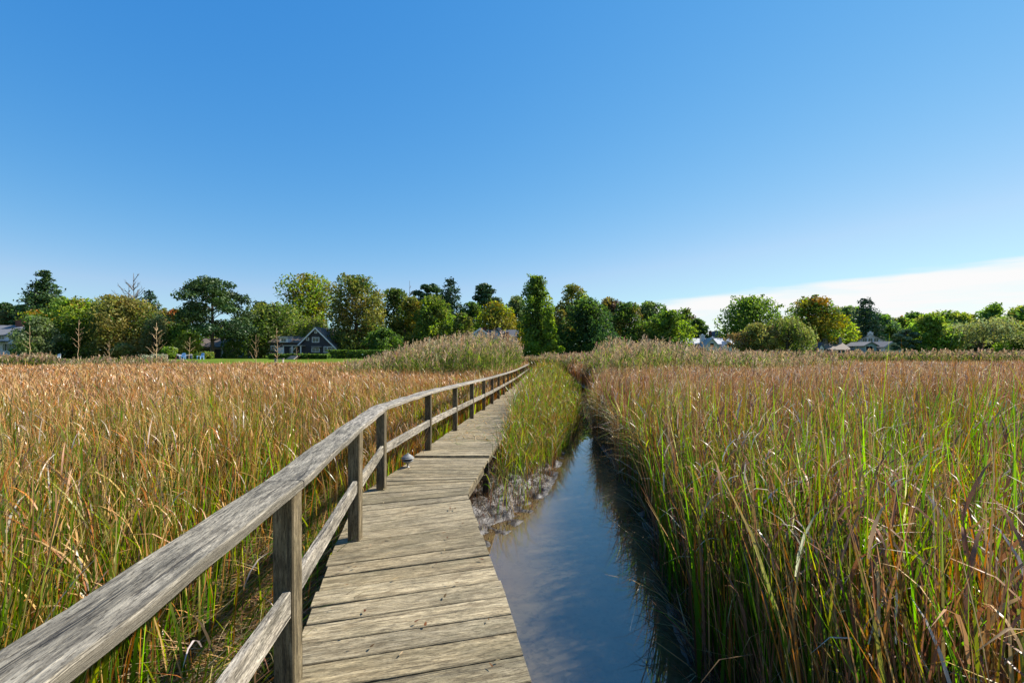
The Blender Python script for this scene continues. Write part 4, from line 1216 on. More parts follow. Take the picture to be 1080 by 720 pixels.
broadleaf('background_tree', 'faint green crown between orange gold tree and the spruce', 893, 323, 30, 118, (GREYG, MIDG), (0.6, 0.4), base=0.05, leaves=2400, gap=0.1)
conifer('spruce_tree', 'tall dark spruce with open top behind the large white house', 913, 314, 42, 110, (SPRUCE, CONIF), (0.6, 0.4), dens=1.2, power=0.5, droop=0.0, base=0.02)
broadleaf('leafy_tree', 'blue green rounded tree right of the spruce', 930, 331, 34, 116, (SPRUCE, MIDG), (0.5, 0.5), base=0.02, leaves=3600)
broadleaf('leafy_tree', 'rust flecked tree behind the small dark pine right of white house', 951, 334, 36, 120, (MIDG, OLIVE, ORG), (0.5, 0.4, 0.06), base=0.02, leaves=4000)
pine('pine_tree', 'small dark pine right beside the large white house', 955, 347, 24, 86, base=0.25, nplates=14, leaves=1800, pal=(SPRUCE, GREYG), wts=(0.6, 0.4))
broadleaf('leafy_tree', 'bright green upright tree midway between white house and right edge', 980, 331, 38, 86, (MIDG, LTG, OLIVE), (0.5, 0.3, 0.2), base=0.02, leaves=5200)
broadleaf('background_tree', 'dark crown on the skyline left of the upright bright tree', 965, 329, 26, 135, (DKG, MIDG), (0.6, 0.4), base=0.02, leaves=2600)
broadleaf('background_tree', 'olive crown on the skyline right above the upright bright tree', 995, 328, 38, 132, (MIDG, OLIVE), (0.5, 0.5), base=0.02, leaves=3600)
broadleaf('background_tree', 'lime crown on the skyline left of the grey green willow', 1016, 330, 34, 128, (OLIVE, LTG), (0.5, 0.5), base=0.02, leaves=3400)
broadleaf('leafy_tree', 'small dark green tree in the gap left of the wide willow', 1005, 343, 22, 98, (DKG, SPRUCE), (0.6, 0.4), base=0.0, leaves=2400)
willow('willow_tree', 'wide grey green willow with dark forked trunk near the right edge', 1035, 335, 76, 84, (WILLOW, GREYG, OLIVE), (0.5, 0.4, 0.25), strands=1500)
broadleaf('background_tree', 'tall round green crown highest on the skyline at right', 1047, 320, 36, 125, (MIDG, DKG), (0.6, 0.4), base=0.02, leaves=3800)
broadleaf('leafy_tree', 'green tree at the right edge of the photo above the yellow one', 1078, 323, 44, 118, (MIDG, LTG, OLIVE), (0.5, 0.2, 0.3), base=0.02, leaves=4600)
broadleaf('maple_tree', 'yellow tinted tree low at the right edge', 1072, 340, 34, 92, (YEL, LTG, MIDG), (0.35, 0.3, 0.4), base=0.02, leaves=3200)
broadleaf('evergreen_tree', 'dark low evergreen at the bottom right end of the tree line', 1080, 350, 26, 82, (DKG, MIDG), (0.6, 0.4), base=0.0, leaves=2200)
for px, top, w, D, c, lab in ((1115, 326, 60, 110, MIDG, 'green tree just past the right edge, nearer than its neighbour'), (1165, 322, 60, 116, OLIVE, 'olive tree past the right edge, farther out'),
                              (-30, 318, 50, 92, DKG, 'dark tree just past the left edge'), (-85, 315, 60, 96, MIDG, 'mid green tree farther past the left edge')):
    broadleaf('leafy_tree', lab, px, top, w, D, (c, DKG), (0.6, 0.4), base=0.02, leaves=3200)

# young bare trees and tall dead stalks at the marsh edge
SG = 'bare golden saplings'
bare_tree('bare_sapling', 'golden bare sapling with spread arms before the far left white house', 31, 343, 20, 50, M['palebark'], 0.031, 7, 0.7, SG, 0.02, 1, 0.35)
bare_tree('bare_sapling', 'golden feather shaped sapling in front of the wide bright green tree', 82, 337, 15, 46, M['palebark'], 0.028, 12, 0.9, SG, 0.1, 1, 0.5)
bare_tree('bare_sapling', 'short golden sapling in front of the bronze dome tree', 115, 360, 14, 48, M['palebark'], 0.025, 6, 1.3, SG, 0.0, 1, 0.45)
bare_tree('bare_sapling', 'thick golden sapling with many arms by the cream flowered shrub', 165, 340, 24, 52, M['palebark'], 0.046, 12, 0.9, SG, 0.0, 2, 0.25)
bare_tree('bare_sapling', 'small forked golden sapling between the two blue chairs', 199, 355, 16, 56, M['palebark'], 0.028, 6, 0.9, SG, 0.1, 1, 0.4)
bare_tree('bare_sapling', 'bushy golden sapling in front of the clipped hedge', 270, 353, 16, 54, M['palebark'], 0.025, 9, 1.6, SG, 0.0, 1, 0.2)
bare_tree('bare_sapling', 'tallest golden sapling standing before the dark house porch', 293, 346, 14, 50, M['palebark'], 0.031, 12, 0.9, SG, -0.1, 1, 0.4)
bare_tree('bare_sapling', 'short golden sapling below the dark gabled house', 313, 366, 10, 50, M['palebark'], 0.022, 6, 1.2, SG, 0.0, 1, 0.35)

# distant wood filling in behind
cl = Cloud()
n = 38000
a = rng.uniform(-1.5, 1.3, n); Rr = rng.uniform(165, 185, n)
hz = np.where(a < 0.38, 11.0, 11.5) + 2.5 * np.sin(a * 23) + 1.5 * np.sin(a * 61 + 1)
gapm = sstep(0.06, 0.02, np.abs(a - 0.395))
hz = hz * (1 - 0.62 * gapm)
z = 0.5 + hz * rng.random(n) ** 0.75
P = np.stack([Rr * np.sin(a), Rr * np.cos(a), z], 1)
leaf_quads(cl, P, rng.normal(0, 1, (n, 3)), 0.75, pick([DKG, MIDG, OLIVE, SPRUCE], [0.4, 0.3, 0.2, 0.2], n, 0.25))
tag(cl.build('distant_wood', M['leaf']), 'hazy line of woodland behind the houses', 'woodland', kind='stuff')

# clipped hedges
def hedge(label, px0, px1, top, D, depth=2.0, n=2600, pal=(DKG, MIDG), w=(0.6, 0.4)):
    x0, x1 = wx(px0, D), wx(px1, D); cx = (x0 + x1) / 2
    zg = float(ground_h(np.array(cx), np.array(D)))
    t = thing('hedge', label, 'hedge', (cx, D, zg - 0.05))
    h = wz(top, D) - zg; W = x1 - x0
    P = np.stack([rng.uniform(-W / 2, W / 2, n), rng.uniform(-depth / 2, depth / 2, n), rng.uniform(0, h, n)], 1)
    f = rng.integers(0, 3, n)
    P[f == 0, 1] = -depth / 2 + np.abs(rng.normal(0, 0.12, (f == 0).sum())); P[f == 1, 2] = h - np.abs(rng.normal(0, 0.15, (f == 1).sum()))
    P += 0.1 * np.stack([wob(P[:, 0], P[:, 2], 2), wob(P[:, 2], P[:, 0], 2), wob(P[:, 0], P[:, 1], 2)], 1)
    cl = Cloud(); leaf_quads(cl, P, rng.normal(0, 1, (n, 3)), 0.17, pick(pal, w, n)); cl.build('foliage', M['leaf'], t)
    for k in range(4):
        mb = MB(); limb(mb, (W * (k / 3 - 0.5) * 0.9, 0, -0.1), (W * (k / 3 - 0.5) * 0.9, 0, h * 0.7), 0.05, 0.02, 5, 2, 0.02); mb.build('stem', M['bark'], t)


hedge('tall clipped dark green hedge right of the brown garage', 236, 263, 354, 84)
hedge('low clipped hedge along the lawn behind the white chair', 66, 122, 370, 82, 1.2, 2400)
hedge('low dark planting in front of the dark gabled house', 286, 347, 373.2, 66, 1.6, 2800)
hedge('dark bramble thicket at the foot of the massive bronze tree', 348, 432, 369, 70, 2.4, 3600)

# ------------------------------------------------------------------ houses
def quadwin(root, x, z, w, h, y, facing=-1, frame=None, glass=None, mull=True, side=None):
    """window on a wall at local y (front) or local x (side)"""
    fr = MB(); t = 0.09
    def bx(cx, cz, sw, sh, dep, off):
        if side is None: fr_.box((cx, y + facing * off, cz), (sw, dep, sh))
        else: fr_.box((y + facing * off, cx, cz), (dep, sw, sh))
    fr_ = fr
    bx(x, z + h / 2 + t / 2, w + 2 * t, t, 0.08, 0.02); bx(x, z - h / 2 - t / 2, w + 2 * t, t, 0.10, 0.03)
    bx(x - w / 2 - t / 2, z, t, h, 0.08, 0.02); bx(x + w / 2 + t / 2, z, t, h, 0.08, 0.02)
    if mull: bx(x, z, 0.05, h, 0.05, 0.02)
    o = fr.build('window', frame or M['trim'], root)
    fr_ = MB(); bx(x, z, w, h, 0.03, 0.012)
    fr_.build('pane', glass or M['glass'], o)
    return o


def gable_body(root, cx, cy, w, l, wall_h, roof_h, wallm, roofm, ridge='y', over=0.35, th=0.16, z0=-0.3, name='wall', rot=0.0):
    """box with gable; ridge along local y: gable faces the viewer"""
    ox, oy = cx, cy
    if rot: cx, cy = 0.0, 0.0
    mb = MB()
    if ridge == 'y':
        poly = [(cx - w / 2, z0), (cx + w / 2, z0), (cx + w / 2, wall_h), (cx, wall_h + roof_h), (cx - w / 2, wall_h)]
        mb.prism(poly, cy - l / 2, cy + l / 2)
    else:
        poly = [(cy - l / 2, z0), (cy + l / 2, z0), (cy + l / 2, wall_h), (cy, wall_h + roof_h), (cy - l / 2, wall_h)]
        mb.prism(poly, cx - w / 2, cx + w / 2)
        mb.v = [(y, x, z) for x, y, z in mb.v]
    wo = mb.build(name, wallm, root)
    if rot: wo.location = (ox, oy, 0); wo.rotation_euler = (0, 0, rot)
    rb = MB()
    half = w / 2 if ridge == 'y' else l / 2
    sl = math.atan2(roof_h, half)
    for s in (-1, 1):
        e = half + over
        a = (0, wall_h + roof_h + 0.02); b = (s * e, wall_h + roof_h + 0.02 - math.tan(sl) * e)
        nx, nz = s * math.sin(sl) * th, math.cos(sl) * th
        poly = [(a[0], a[1]), (b[0], b[1]), (b[0] + nx, b[1] + nz), (a[0], a[1] + th / math.cos(sl))]
        r2 = MB()
        if ridge == 'y':
            r2.prism([(cx + p, q) for p, q in poly], cy - l / 2 - over, cy + l / 2 + over)
        else:
            r2.prism([(cy + p, q) for p, q in poly], cx - w / 2 - over, cx + w / 2 + over)
            r2.v = [(y, x, z) for x, y, z in r2.v]
        rb.add(r2.v, r2.f)
    ro = rb.build('roof', roofm, root)
    if rot: ro.location = (ox, oy, 0); ro.rotation_euler = (0, 0, rot)
    return ro


def barge(root, cx, y, w, wall_h, roof_h, over=0.35, mat=None):
    mb = MB(); half = w / 2 + over; sl = math.atan2(roof_h, w / 2)
    for s in (-1, 1):
        a = (cx, wall_h + roof_h + 0.14); b = (cx + s * half, wall_h + roof_h + 0.14 - math.tan(sl) * half)
        mb.prism([a, b, (b[0], b[1] - 0.26), (a[0], a[1] - 0.30)], y - 0.06, y - 0.005)
    return mb.build('bargeboard', mat or M['trim'], root)


def chimney(roof, x, y, z0, z1, mat, w=0.7):
    mb = MB(); mb.box((x, y, (z0 + z1) / 2), (w, w, z1 - z0)); mb.box((x, y, z1 + 0.06), (w + 0.14, w + 0.14, 0.12)); mb.box((x, y, z1 + 0.22), (w * 0.4, w * 0.4, 0.2))
    mb.build('chimney', mat, roof)


def house_root(name, label, px, D, rz=0.0, zoff=0.0, cat='house'):
    x = wx(px, D)
    return thing(name, label, cat, (x, D, float(ground_h(np.array(x), np.array(D))) + zoff), rz)


# white house with grey roof at the far left edge
D = 82; sc = D / F
hr = house_root('white_house', 'white clapboard house with grey roof and brick chimney at the far left', 2, D)
g = hr.location.z; eave = wz(353, D) - g; ridge = wz(343, D) - g
rf = gable_body(hr, 0, 3, 40 * sc, 6, eave, ridge - eave, M['white'], M['greyroof'], 'x')
chimney(rf, 2 * sc, 3.2, ridge - 0.5, wz(337.5, D) - g, M['brick'], 1.3)
for px in (-9, 0, 11): quadwin(hr, px * sc, wz(355.5, D) - g, 0.9, 0.75, 0.0)
for px in (-14, 5): quadwin(hr, px * sc, wz(366, D) - g, 1.2, 1.2, 0.0)
mb = MB(); mb.prism([(-20 * sc, 0), (8 * sc, 0), (8 * sc, 0.12), (-20 * sc, 0.12)], 0, 0)
mb = MB(); mb.box((-6 * sc, -0.9, wz(360, D) - g), (26 * sc, 1.8, 0.16)); mb.build('porch_roof', M['darkroof'], hr)
for px in (-18, -6, 6):
    mb = MB(); mb.box((px * sc, -1.65, (wz(360, D) - g) / 2 - 0.1), (0.14, 0.14, wz(360, D) - g - 0.1)); mb.build('porch_post', M['trim'], hr)

# low brown garage behind the pine
D = 88; sc = D / F
hr = house_root('garage', 'low brown roofed garage with dark open bays behind the big pine', 221, D, cat='garage')
g = hr.location.z
ea = wz(366, D) - g; rd = wz(357.5, D) - g
gable_body(hr, 0, 2.5, 28 * sc, 5, ea, rd - ea, plain('tan_wall', (0.36, 0.31, 0.25), 0.8, 0.1), M['brownroof'], 'x', over=0.2)
for px, w in ((7.5, 9), (-3, 7)):
    mb = MB(); mb.box((px * sc, -0.02, ea * 0.45 - 0.1), (w * sc, 0.06, ea * 0.82)); mb.build('door', M['door'], hr)  # dark panel painted as the shade inside an open bay
for px in (-13.5, 2.0, 13.4):
    mb = MB(); mb.box((px * sc, -0.06, ea * 0.5 - 0.15), (0.28, 0.12, ea)); mb.build('corner_board', M['trim'], hr)
mb = MB(); mb.box((-16.2 * sc, 1.5, ea * 0.42), (2.2 * sc, 2.0, ea * 0.9)); mb.build('side_shed', M['bluewall'], hr)

# dark blue grey roof behind hedge
D = 98; sc = D / F
hr = house_root('blue_grey_house', 'house whose dark blue grey roof and white end show above the hedge', 253, D)
g = hr.location.z; ea = wz(356.5, D) - g; rd = wz(350, D) - g
gable_body(hr, 0, 3, 17 * sc, 5, ea, rd - ea, M['bluewall'], M['darkroof'], 'x', over=0.2)
mb = MB(); mb.box((7.6 * sc, -0.5, (wz(349, D) - g) / 2), (2.6 * sc, 0.8, wz(349, D) - g)); mb.build('chimney', M['trim'], hr)
quadwin(hr, -3 * sc, ea - 1.2, 1.0, 1.0, 0.5)

# dark gabled house
D = 84; sc = D / F
hr = house_root('dark_gabled_house', 'dark shingled house with white trimmed front gable and brown roof', 320, D)
g = hr.location.z
ea = wz(366, D) - g; rd = wz(346, D) - g
cxg = (333.5 - 320) * sc; wg = 40 * sc
rf = gable_body(hr, cxg, 4, wg, 8, ea, rd - ea, M['dark'], M['brownroof'], 'y', over=0.45)
barge(hr, cxg, -0.45, wg, ea, rd - ea, 0.45)
ea2 = wz(361, D) - g; rd2 = wz(354, D) - g
gable_body(hr, -21 * sc, 4.5, 36 * sc, 6.5, ea2, rd2 - ea2, M['dark'], M['brownroof'], 'x', over=0.3)
rf2 = gable_body(hr, 25 * sc, 6.5, 16 * sc, 6, wz(358, D) - g, 1.6, M['dark'], M['brownroof'], 'x', over=0.3)
quadwin(hr, (333 - 320) * sc, wz(358.3, D) - g, 1.1, 0.75, 0.0)
quadwin(hr, (333 - 320) * sc, wz(369, D) - g, 1.25, 0.5, 0.0)
quadwin(hr, (324.5 - 320) * sc, wz(357.5, D) - g, 0.35, 0.35, 0.0, mull=False)
quadwin(hr, (333.2 - 320) * sc, wz(350, D) - g, 0.3, 0.25, 0.0, mull=False)
quadwin(hr, (350 - 320) * sc, wz(368.5, D) - g, 1.4, 0.9, 0.0)
quadwin(hr, (343.5 - 320) * sc, wz(368.5, D) - g, 0.5, 0.9, 0.0, mull=False)
mb = MB(); mb.box((-7.5 * sc, -0.6, wz(364.5, D) - g), (20 * sc, 2.0, 0.16)); mb.build('porch_roof', M['palerf'], hr)
mb = MB(); mb.box((15 * sc, -0.35, wz(365.6, D) - g), (10 * sc, 0.7, 0.12)); mb.build('awning', M['palerf'], hr)
for px in (303, 312, 321):
    mb = MB(); mb.box(((px - 320) * sc, -1.4, (wz(364.6, D) - g) / 2), (0.15, 0.15, wz(364.6, D) - g)); mb.build('porch_post', M['trim'], hr)
for px in (306, 315.5): quadwin(hr, (px - 320) * sc, wz(369.5, D) - g, 1.0, 0.95, 1.25)
mb = MB(); mb.box((-21 * sc, 0.9, wz(358.3, D) - g), (9 * sc, 1.6, 0.9)); mb.build('dormer', M['white'], hr)
mb = MB(); mb.box((-21 * sc, 0.8, wz(355.4, D) - g), (11 * sc, 2.2, 0.14)); mb.build('dormer_roof', M['whiteroof'], hr)
quadwin(hr, -21 * sc, wz(358.5, D) - g, 0.8, 0.5, 0.1)
quadwin(hr, -34 * sc, wz(367, D) - g, 1.2, 0.8, 1.25)
mb = MB(); mb.box((-27.5 * sc, 1.2, (wz(366, D) - g) * 0.5), (0.9, 0.1, wz(366, D) - g)); dr = mb.build('door', M['trim'], hr)
chimney(rf2, 24 * sc, 6.5, wz(354, D) - g, wz(351, D) - g, M['brick'], 0.8)

# pale blue house near the centre
D = 84; sc = D / F
hr = house_root('pale_blue_house', 'pale blue gabled house with slate roof showing above the left tall reeds', 515, D)
g = hr.location.z
ea = wz(354, D) - g; rd = wz(347, D) - g
rf = gable_body(hr, (507 - 515) * sc, 2.5, 20 * sc, 7, ea, rd - ea, M['bluewall'], M['palerf'], 'y', over=0.3)
barge(hr, (507 - 515) * sc, -1.3, 20 * sc, ea, rd - ea, 0.3)
rf2 = gable_body(hr, (530 - 515) * sc, 4, 32 * sc, 6, wz(355, D) - g, (355 - 347.5) * sc, M['bluewall'], M['darkroof'], 'x', over=0.2)
quadwin(hr, (505.5 - 515) * sc, wz(350.3, D) - g, 0.5, 0.5, -1.0, mull=False)
quadwin(hr, (507.5 - 515) * sc, wz(357.5, D) - g, 0.7, 0.9, -1.0)
rf3 = gable_body(hr, (524 - 515) * sc, 0.0, 11 * sc, 3, wz(354, D) - g, 6 * sc, M['bluewall'], M['darkroof'], 'y', over=0.25)
chimney(rf2, (526 - 515) * sc, 3.9, wz(349, D) - g, wz(345, D) - g, M['palerf'], 0.7)
chimney(rf, (509.5 - 515) * sc, 4, wz(349, D) - g, wz(345.4, D) - g, M['brick'], 0.6)
broadleaf('climbing_shrub', 'dark red shrub against the slate roof of the pale blue house', 533, 351, 14, 79, ((0.20, 0.03, 0.03), PURP), (0.6, 0.4), base=0.0, leaves=1400, nb=14, cat='shrub')

# white roofed house on the right
D = 92; sc = D / F
hr = house_root('white_roofed_house', 'long house with bright pale roof and white chimney behind the right tall reeds', 748, D)
g = hr.location.z
ea = wz(363, D) - g; rd = wz(358, D) - g
rf = gable_body(hr, 0, 4, 60 * sc, 7, ea, rd - ea + 0.2, M['white'], M['whiteroof'], 'x', over=0.3)
rf2 = gable_body(hr, (745 - 748) * sc, -0.5, 14 * sc, 4, wz(366, D) - g, 8 * sc, M['white'], M['whiteroof'], 'y', over=0.3)
quadwin(hr, (745 - 748) * sc, wz(364, D) - g, 0.7, 0.7, -2.5, mull=False)
rf3 = gable_body(hr, (765 - 748) * sc, 0.0, 7 * sc, 2.5, wz(365, D) - g, 4 * sc, M['white'], M['whiteroof'], 'y', over=0.2)
quadwin(hr, (765 - 748) * sc, wz(363.8, D) - g, 0.7, 0.6, -1.25, mull=False)
for px in (726, 733, 756, 775): quadwin(hr, (px - 748) * sc, wz(367, D) - g, 1.0, 1.0, 0.5)
chimney(rf, (742 - 748) * sc, 0.6, wz(361, D) - g, wz(353.8, D) - g, M['trim'], 0.75)
chimney(rf, (761 - 748) * sc, 4.2, wz(359, D) - g, wz(355.5, D) - g, M['trim'], 0.6)

# two dark peaks far behind it
D = 150; sc = D / F
hr = house_root('far_house', 'distant dark peaked house with chimney in the sky gap', 753, D)
g = hr.location.z
rf = gable_body(hr, 2 * sc, 0, 8 * sc, 5, wz(356.5, D) - g, 6.5 * sc, M['dark'], M['darkroof'], 'y', over=0.2)
gable_body(hr, -4 * sc, 1, 5 * sc, 5, wz(358, D) - g, 1.0, M['dark'], M['darkroof'], 'x', over=0.2)
chimney(rf, -4 * sc, 0, wz(357, D) - g, wz(349.5, D) - g, M['brick'], 2.4 * sc)
quadwin(hr, 2 * sc, wz(354.5, D) - g, 0.8, 0.9, -2.5)

# large white house
D = 96; sc = D / F
hr = house_root('large_white_house', 'large white house with pale roof, twin chimneys and small front gables at right', 917, D)
g = hr.location.z
ea = wz(361, D) - g; rd = wz(352.5, D) - g
rf = gable_body(hr, 3.9, 5, 27 * sc, 24 * sc, ea, rd - ea, M['white'], M['palerf'], 'y', over=0.3, rot=-0.62)
for px, top in ((915, 350.2), (923, 351.5)): chimney(rf, 0.0, -11 * sc if px < 918 else 4.0, wz(354, D) - g, wz(top, D) - g, M['trim'], 0.9 if px < 918 else 0.8)
for u_ in (-5, 0, 5):
    wo = quadwin(hr, u_ * sc, wz(358.2, D) - g, 0.7, 0.8, -12 * sc)
    wo.location = (3.9, 5, 0); wo.rotation_euler = (0, 0, -0.62)
r2 = gable_body(hr, (922 - 917) * sc, -2.0, 14 * sc, 5, wz(366, D) - g, 4.5 * sc, M['white'], M['greyroof'], 'y', over=0.3)
barge(hr, (922 - 917) * sc, -4.8, 14 * sc, wz(366, D) - g, 4.5 * sc, 0.3)
quadwin(hr, (923 - 917) * sc, wz(366.6, D) - g, 0.8, 0.8, -4.5, mull=False)
r3 = gable_body(hr, (900.5 - 917) * sc, -2.0, 12 * sc, 5, wz(365, D) - g, 3.2 * sc, M['bluewall'], M['greyroof'], 'y', over=0.3)
quadwin(hr, (899 - 917) * sc, wz(367.5, D) - g, 1.3, 0.8, -4.5)
r4 = gable_body(hr, (910 - 917) * sc, -1.0, 12 * sc, 4, wz(370, D) - g, 8 * sc, M['white'], M['brownroof'], 'x', over=0.2)
r5 = gable_body(hr, (945 - 917) * sc, 4.5, 26 * sc, 6, wz(364.5, D) - g, 4 * sc, M['white'], M['greyroof'], 'x', over=0.2)
for px in (936, 944, 952): quadwin(hr, (px - 917) * sc, wz(367.5, D) - g, 0.9, 0.9, 1.5)

# low brown cottage left of it
D = 94; sc = D / F
hr = house_root('brown_cottage', 'low brown roofed cottage with two thin chimneys left of the large white house', 885, D)
g = hr.location.z
rf = gable_body(hr, 0, 3, 24 * sc, 6, wz(369, D) - g, 8 * sc, M['dark'], M['brownroof'], 'x', over=0.2)
chimney(rf, -4 * sc, 3, wz(363, D) - g, wz(357.5, D) - g, M['stone'], 0.6); chimney(rf, 9.5 * sc, 2.5, wz(364, D) - g, wz(356.5, D) - g, M['stone'], 0.6)
for px in (-6, 4): quadwin(hr, px * sc, wz(371, D) - g, 0.9, 0.8, 0.0)
D = 90; sc = D / F
hr = house_root('garden_shed', 'small white gabled shed with dark side under the yellow green tree', 858, D, cat='shed')
g = hr.location.z
rf = gable_body(hr, 3 * sc, 0, 5 * sc, 3, wz(367.5, D) - g, 4 * sc, M['white'], M['darkroof'], 'y', over=0.15)
gable_body(hr, -5.5 * sc, 1, 10 * sc, 3, wz(368, D) - g, 4 * sc, M['dark'], M['darkroof'], 'x', over=0.15)
quadwin(hr, 3 * sc, wz(368.5, D) - g, 0.4, 0.4, -1.5, mull=False)

# ------------------------------------------------------------------ garden things at the marsh edge
def lawn_chair(label, px, D, mat, group, rz=0.0, sc=0.8):
    x = wx(px, D); g = float(ground_h(np.array(x), np.array(D)))
    t = thing('garden_chair', label, 'chair', (x, D, g), rz, group); t.scale = (sc, sc, sc)
    mb = MB()
    for k in range(4): mb.box((0, -0.28 + 0.13 * k, 0.38 - 0.035 * k), (0.54, 0.11, 0.025))
    mb.build('seat', mat, t)
    mb = MB()
    for k in range(5):
        hx = -0.22 + 0.11 * k; top = 0.98 + 0.10 * math.cos((k - 2) * 0.7)
        Mx = Matrix.Translation((hx, 0.17, 0.26)) @ Matrix.Rotation(-0.42, 4, 'X')
        mb.box((0, 0, (top - 0.26) / 2), (0.10, 0.022, top - 0.26), 0, Mx)
    mb.build('backrest', mat, t)
    for s in (-1, 1):
        mb = MB(); mb.box((s * 0.32, -0.05, 0.54), (0.13, 0.72, 0.025)); mb.build('armrest', mat, t)
        mb = MB(); mb.box((s * 0.30, -0.32, 0.26), (0.06, 0.10, 0.54)); mb.build('leg', mat, t)
        mb = MB(); mb.box((s * 0.30, 0.28, 0.26), (0.06, 0.10, 0.54)); mb.build('leg', mat, t)
    return t


t = lawn_chair('light blue slatted garden chair left of the low stone edge', 192.5, 58, M['bluepaint'], None, 0.2)
lawn_chair('light blue slatted garden chair beside the neat round shrub', 211.5, 58, M['bluepaint'], None, -0.2)
lawn_chair('white slatted garden chair on the lawn in front of the low hedge', 60.5, 70, M['trim'], None, 0.1)
# dark covered boat on a low stone landing between the blue chairs
D = 66; sc = D / F; x = wx(194.5, D); g = float(ground_h(np.array(x), np.array(D)))
t = thing('covered_boat', 'dark blue covered rowing boat lying between the blue chairs', 'boat', (x, D, g))
mb = MB(); L = 16 * sc
rings = []
for k in range(11):
    u = k / 10 - 0.5; wd = 0.55 * math.sqrt(max(0.02, 1 - (2 * u) ** 2 * 0.95)); hgt = 0.42 + 0.14 * (2 * u) ** 2
    rings.append([(u * L, -wd, hgt), (u * L, -wd * 0.75, 0.12), (u * L, 0, 0.0), (u * L, wd * 0.75, 0.12), (u * L, wd, hgt)])
mb.loft(rings, rings); mb.build('hull', M['bluedark'], t)
mb = MB()
rings = []
for k in range(11):
    u = k / 10 - 0.5; wd = 0.58 * math.sqrt(max(0.02, 1 - (2 * u) ** 2 * 0.95)); hgt = 0.43 + 0.14 * (2 * u) ** 2
    rings.append([(u * L, -wd, hgt), (u * L, -wd * 0.5, hgt + 0.09), (u * L, 0, hgt + 0.16), (u * L, wd * 0.5, hgt + 0.09), (u * L, wd, hgt)])
mb.loft(rings, rings); mb.build('cover', M['stone'], t)
# white bench below the dark house
D = 56; x = wx(294.5, D); g = float(ground_h(np.array(x), np.array(D)))
t = thing('garden_bench', 'small pale bench at the marsh edge below the dark gabled house', 'bench', (x, D, g + 0.1))
mb = MB()
for k in range(3): mb.box((0, -0.14 + 0.14 * k, 0.62), (1.15, 0.12, 0.04))
mb.build('seat', M['palerf'], t)
for s in (-1, 1):
    mb = MB(); mb.box((s * 0.45, 0, 0.30), (0.07, 0.36, 0.60)); mb.build('leg', M['palerf'], t)
mb = MB(); mb.box((0, 0, 0.36), (0.84, 0.05, 0.07)); mb.build('stretcher', M['palerf'], t)
# stone steps
D = 64; x = wx(306.5, D); g = float(ground_h(np.array(x), np.array(D)))
t = thing('stone_steps', 'grey stone steps leading up from the marsh to the dark house', 'steps', (x, D, g))
for k in range(4):
    mb = MB(); mb.box((0, k * 0.35, 0.07 + 0.12 * k), (1.0, 0.36, 0.116)); mb.build('step', M['stone'], t)
# utility pole behind the low tree
D = 84; x = wx(174.5, D); g = float(ground_h(np.array(x), np.array(D)))
t = thing('lamp_post', 'pale grey lamp post left of the fiery orange crown', 'lamp post', (x, D, g))
zt = wz(343, D) - g
mb = MB(); mb.tube([(0, 0, 0), (0, 0, zt * 0.5), (0, 0, zt - 0.9)], [0.10, 0.08, 0.07], 8); mb.build('pole', M['greybark'], t)
mb = MB(); mb.lathe([(0.07, zt - 0.9), (0.16, zt - 0.8), (0.18, zt - 0.2), (0.10, zt - 0.05), (0.02, zt)], 12); mb.build('lantern', M['trim'], t)

# ------------------------------------------------------------------ sky, sun, camera
W = bpy.data.worlds.new('World'); SC.world = W; W.use_nodes = True
nt = W.node_tree; nt.nodes.clear()
out = nt.nodes.new('ShaderNodeOutputWorld'); bg = nt.nodes.new('ShaderNodeBackground')
sky = nt.nodes.new('ShaderNodeTexSky'); sky.sky_type = 'NISHITA'; sky.sun_disc = False
sky.sun_elevation = SUN_EL; sky.sun_rotation = SUN_AZ
sky.altitude = 0; sky.air_density = 1.0; sky.dust_density = 0.0; sky.ozone_density = 3.0
# low cloud bank in the right part of the sky
tc = nt.nodes.new('ShaderNodeTexCoord'); sep = nt.nodes.new('ShaderNodeSeparateXYZ'); nt.links.new(tc.outputs['Generated'], sep.inputs[0])


def mth(op, a, b=None, c=None, clamp=False):
    m = nt.nodes.new('ShaderNodeMath'); m.operation = op; m.use_clamp = clamp
    for i, v in enumerate((a, b, c)):
        if v is None: continue
        if isinstance(v, (int, float)): m.inputs[i].default_value = v
        else: nt.links.new(v, m.inputs[i])
    return m.outputs[0]


def smooth(v, a, b):
    m = nt.nodes.new('ShaderNodeMapRange'); m.interpolation_type = 'SMOOTHSTEP'; m.clamp = True
    m.inputs['From Min'].default_value = a; m.inputs['From Max'].default_value = b
    nt.links.new(v, m.inputs['Value']); return m.outputs['Result']


EXPO = 1.0
sc_ = nt.nodes.new('ShaderNodeSeparateColor'); nt.links.new(sky.outputs[0], sc_.inputs[0])
cc_ = nt.nodes.new('ShaderNodeCombineColor')
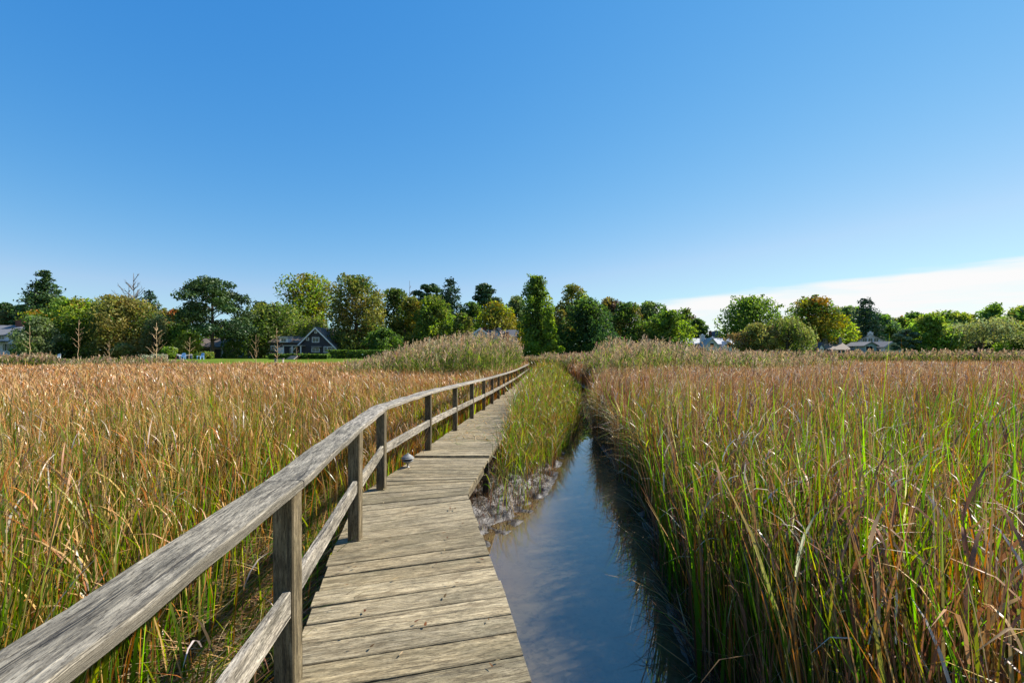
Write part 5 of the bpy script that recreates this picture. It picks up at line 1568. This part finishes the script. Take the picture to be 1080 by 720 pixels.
# deep polarised blue: a contrast curve on each channel of the sky
ch_ = []
for i_, (g_, k_) in enumerate(((1.68, 2.85), (0.80, 1.14), (0.35, 1.04))):
    ch_.append(mth('MULTIPLY', mth('POWER', mth('MULTIPLY', sc_.outputs[i_], 0.1), g_), k_ * 10 / 2 ** EXPO))
ch_[0] = mth('MINIMUM', ch_[0], mth('MULTIPLY', ch_[1], 0.64))
for i_ in range(3): nt.links.new(ch_[i_], cc_.inputs[i_])
el = mth('ARCSINE', sep.outputs[2]); az = mth('ARCTAN2', sep.outputs[0], sep.outputs[1])
cmb = nt.nodes.new('ShaderNodeCombineXYZ'); nt.links.new(mth('MULTIPLY', az, 5.0), cmb.inputs[0]); nt.links.new(mth('MULTIPLY', el, 45.0), cmb.inputs[1])
nz = nt.nodes.new('ShaderNodeTexNoise'); nz.inputs['Scale'].default_value = 1.1; nz.inputs['Detail'].default_value = 6; nt.links.new(cmb.outputs[0], nz.inputs['Vector'])
nzc = mth('SUBTRACT', nz.outputs['Fac'], 0.5)
edge = mth('MULTIPLY_ADD', az, 0.070, 0.087)                        # upper edge of the bank
e2 = mth('SUBTRACT', mth('ADD', edge, mth('MULTIPLY', nzc, 0.030)), el)
body = smooth(e2, -0.004, 0.012)
streak = smooth(mth('ADD', nz.outputs['Fac'], mth('MULTIPLY', el, 1.6)), 0.50, 0.72)
left = smooth(mth('ADD', az, mth('MULTIPLY', nzc, 0.12)), 0.03, 0.24)
mask = mth('MULTIPLY', mth('MULTIPLY', body, left), mth('MULTIPLY_ADD', streak, 0.28, 0.72))
mx = nt.nodes.new('ShaderNodeMix'); mx.data_type = 'RGBA'; nt.links.new(mask, mx.inputs[0]); nt.links.new(cc_.outputs[0], mx.inputs[6])
mx.inputs[7].default_value = (4.85, 4.85, 4.85, 1)
nt.links.new(mx.outputs[2], bg.inputs['Color']); bg.inputs['Strength'].default_value = 0.1
nt.links.new(bg.outputs[0], out.inputs[0])

sun = bpy.data.lights.new('sun', 'SUN'); sun.energy = 5.0; sun.angle = math.radians(0.53); sun.color = (1.0, 0.94, 0.85)
so = bpy.data.objects.new('sun', sun); COL.objects.link(so)
ts = Vector((math.sin(SUN_AZ) * math.cos(SUN_EL), math.cos(SUN_AZ) * math.cos(SUN_EL), math.sin(SUN_EL)))
so.rotation_euler = (-ts).to_track_quat('-Z', 'Y').to_euler(); so.location = ts * 60

cam = bpy.data.cameras.new('camera'); co = bpy.data.objects.new('camera', cam); COL.objects.link(co)
co.location = (0, 0, H); co.rotation_euler = (PI / 2, 0, 0)
cam.sensor_width = 36; cam.lens = 36 * F / 1080; cam.shift_y = (YH - 360) / 1080
cam.clip_start = 0.05; cam.clip_end = 4000
SC.camera = co
SC.view_settings.view_transform = 'Standard'; SC.view_settings.look = 'None'
SC.view_settings.exposure = EXPO; SC.view_settings.gamma = 1.0
SC.cycles.max_bounces = 6; SC.cycles.diffuse_bounces = 3; SC.cycles.glossy_bounces = 3; SC.cycles.transmission_bounces = 4; SC.cycles.transparent_max_bounces = 4
SC.cycles.use_denoising = True
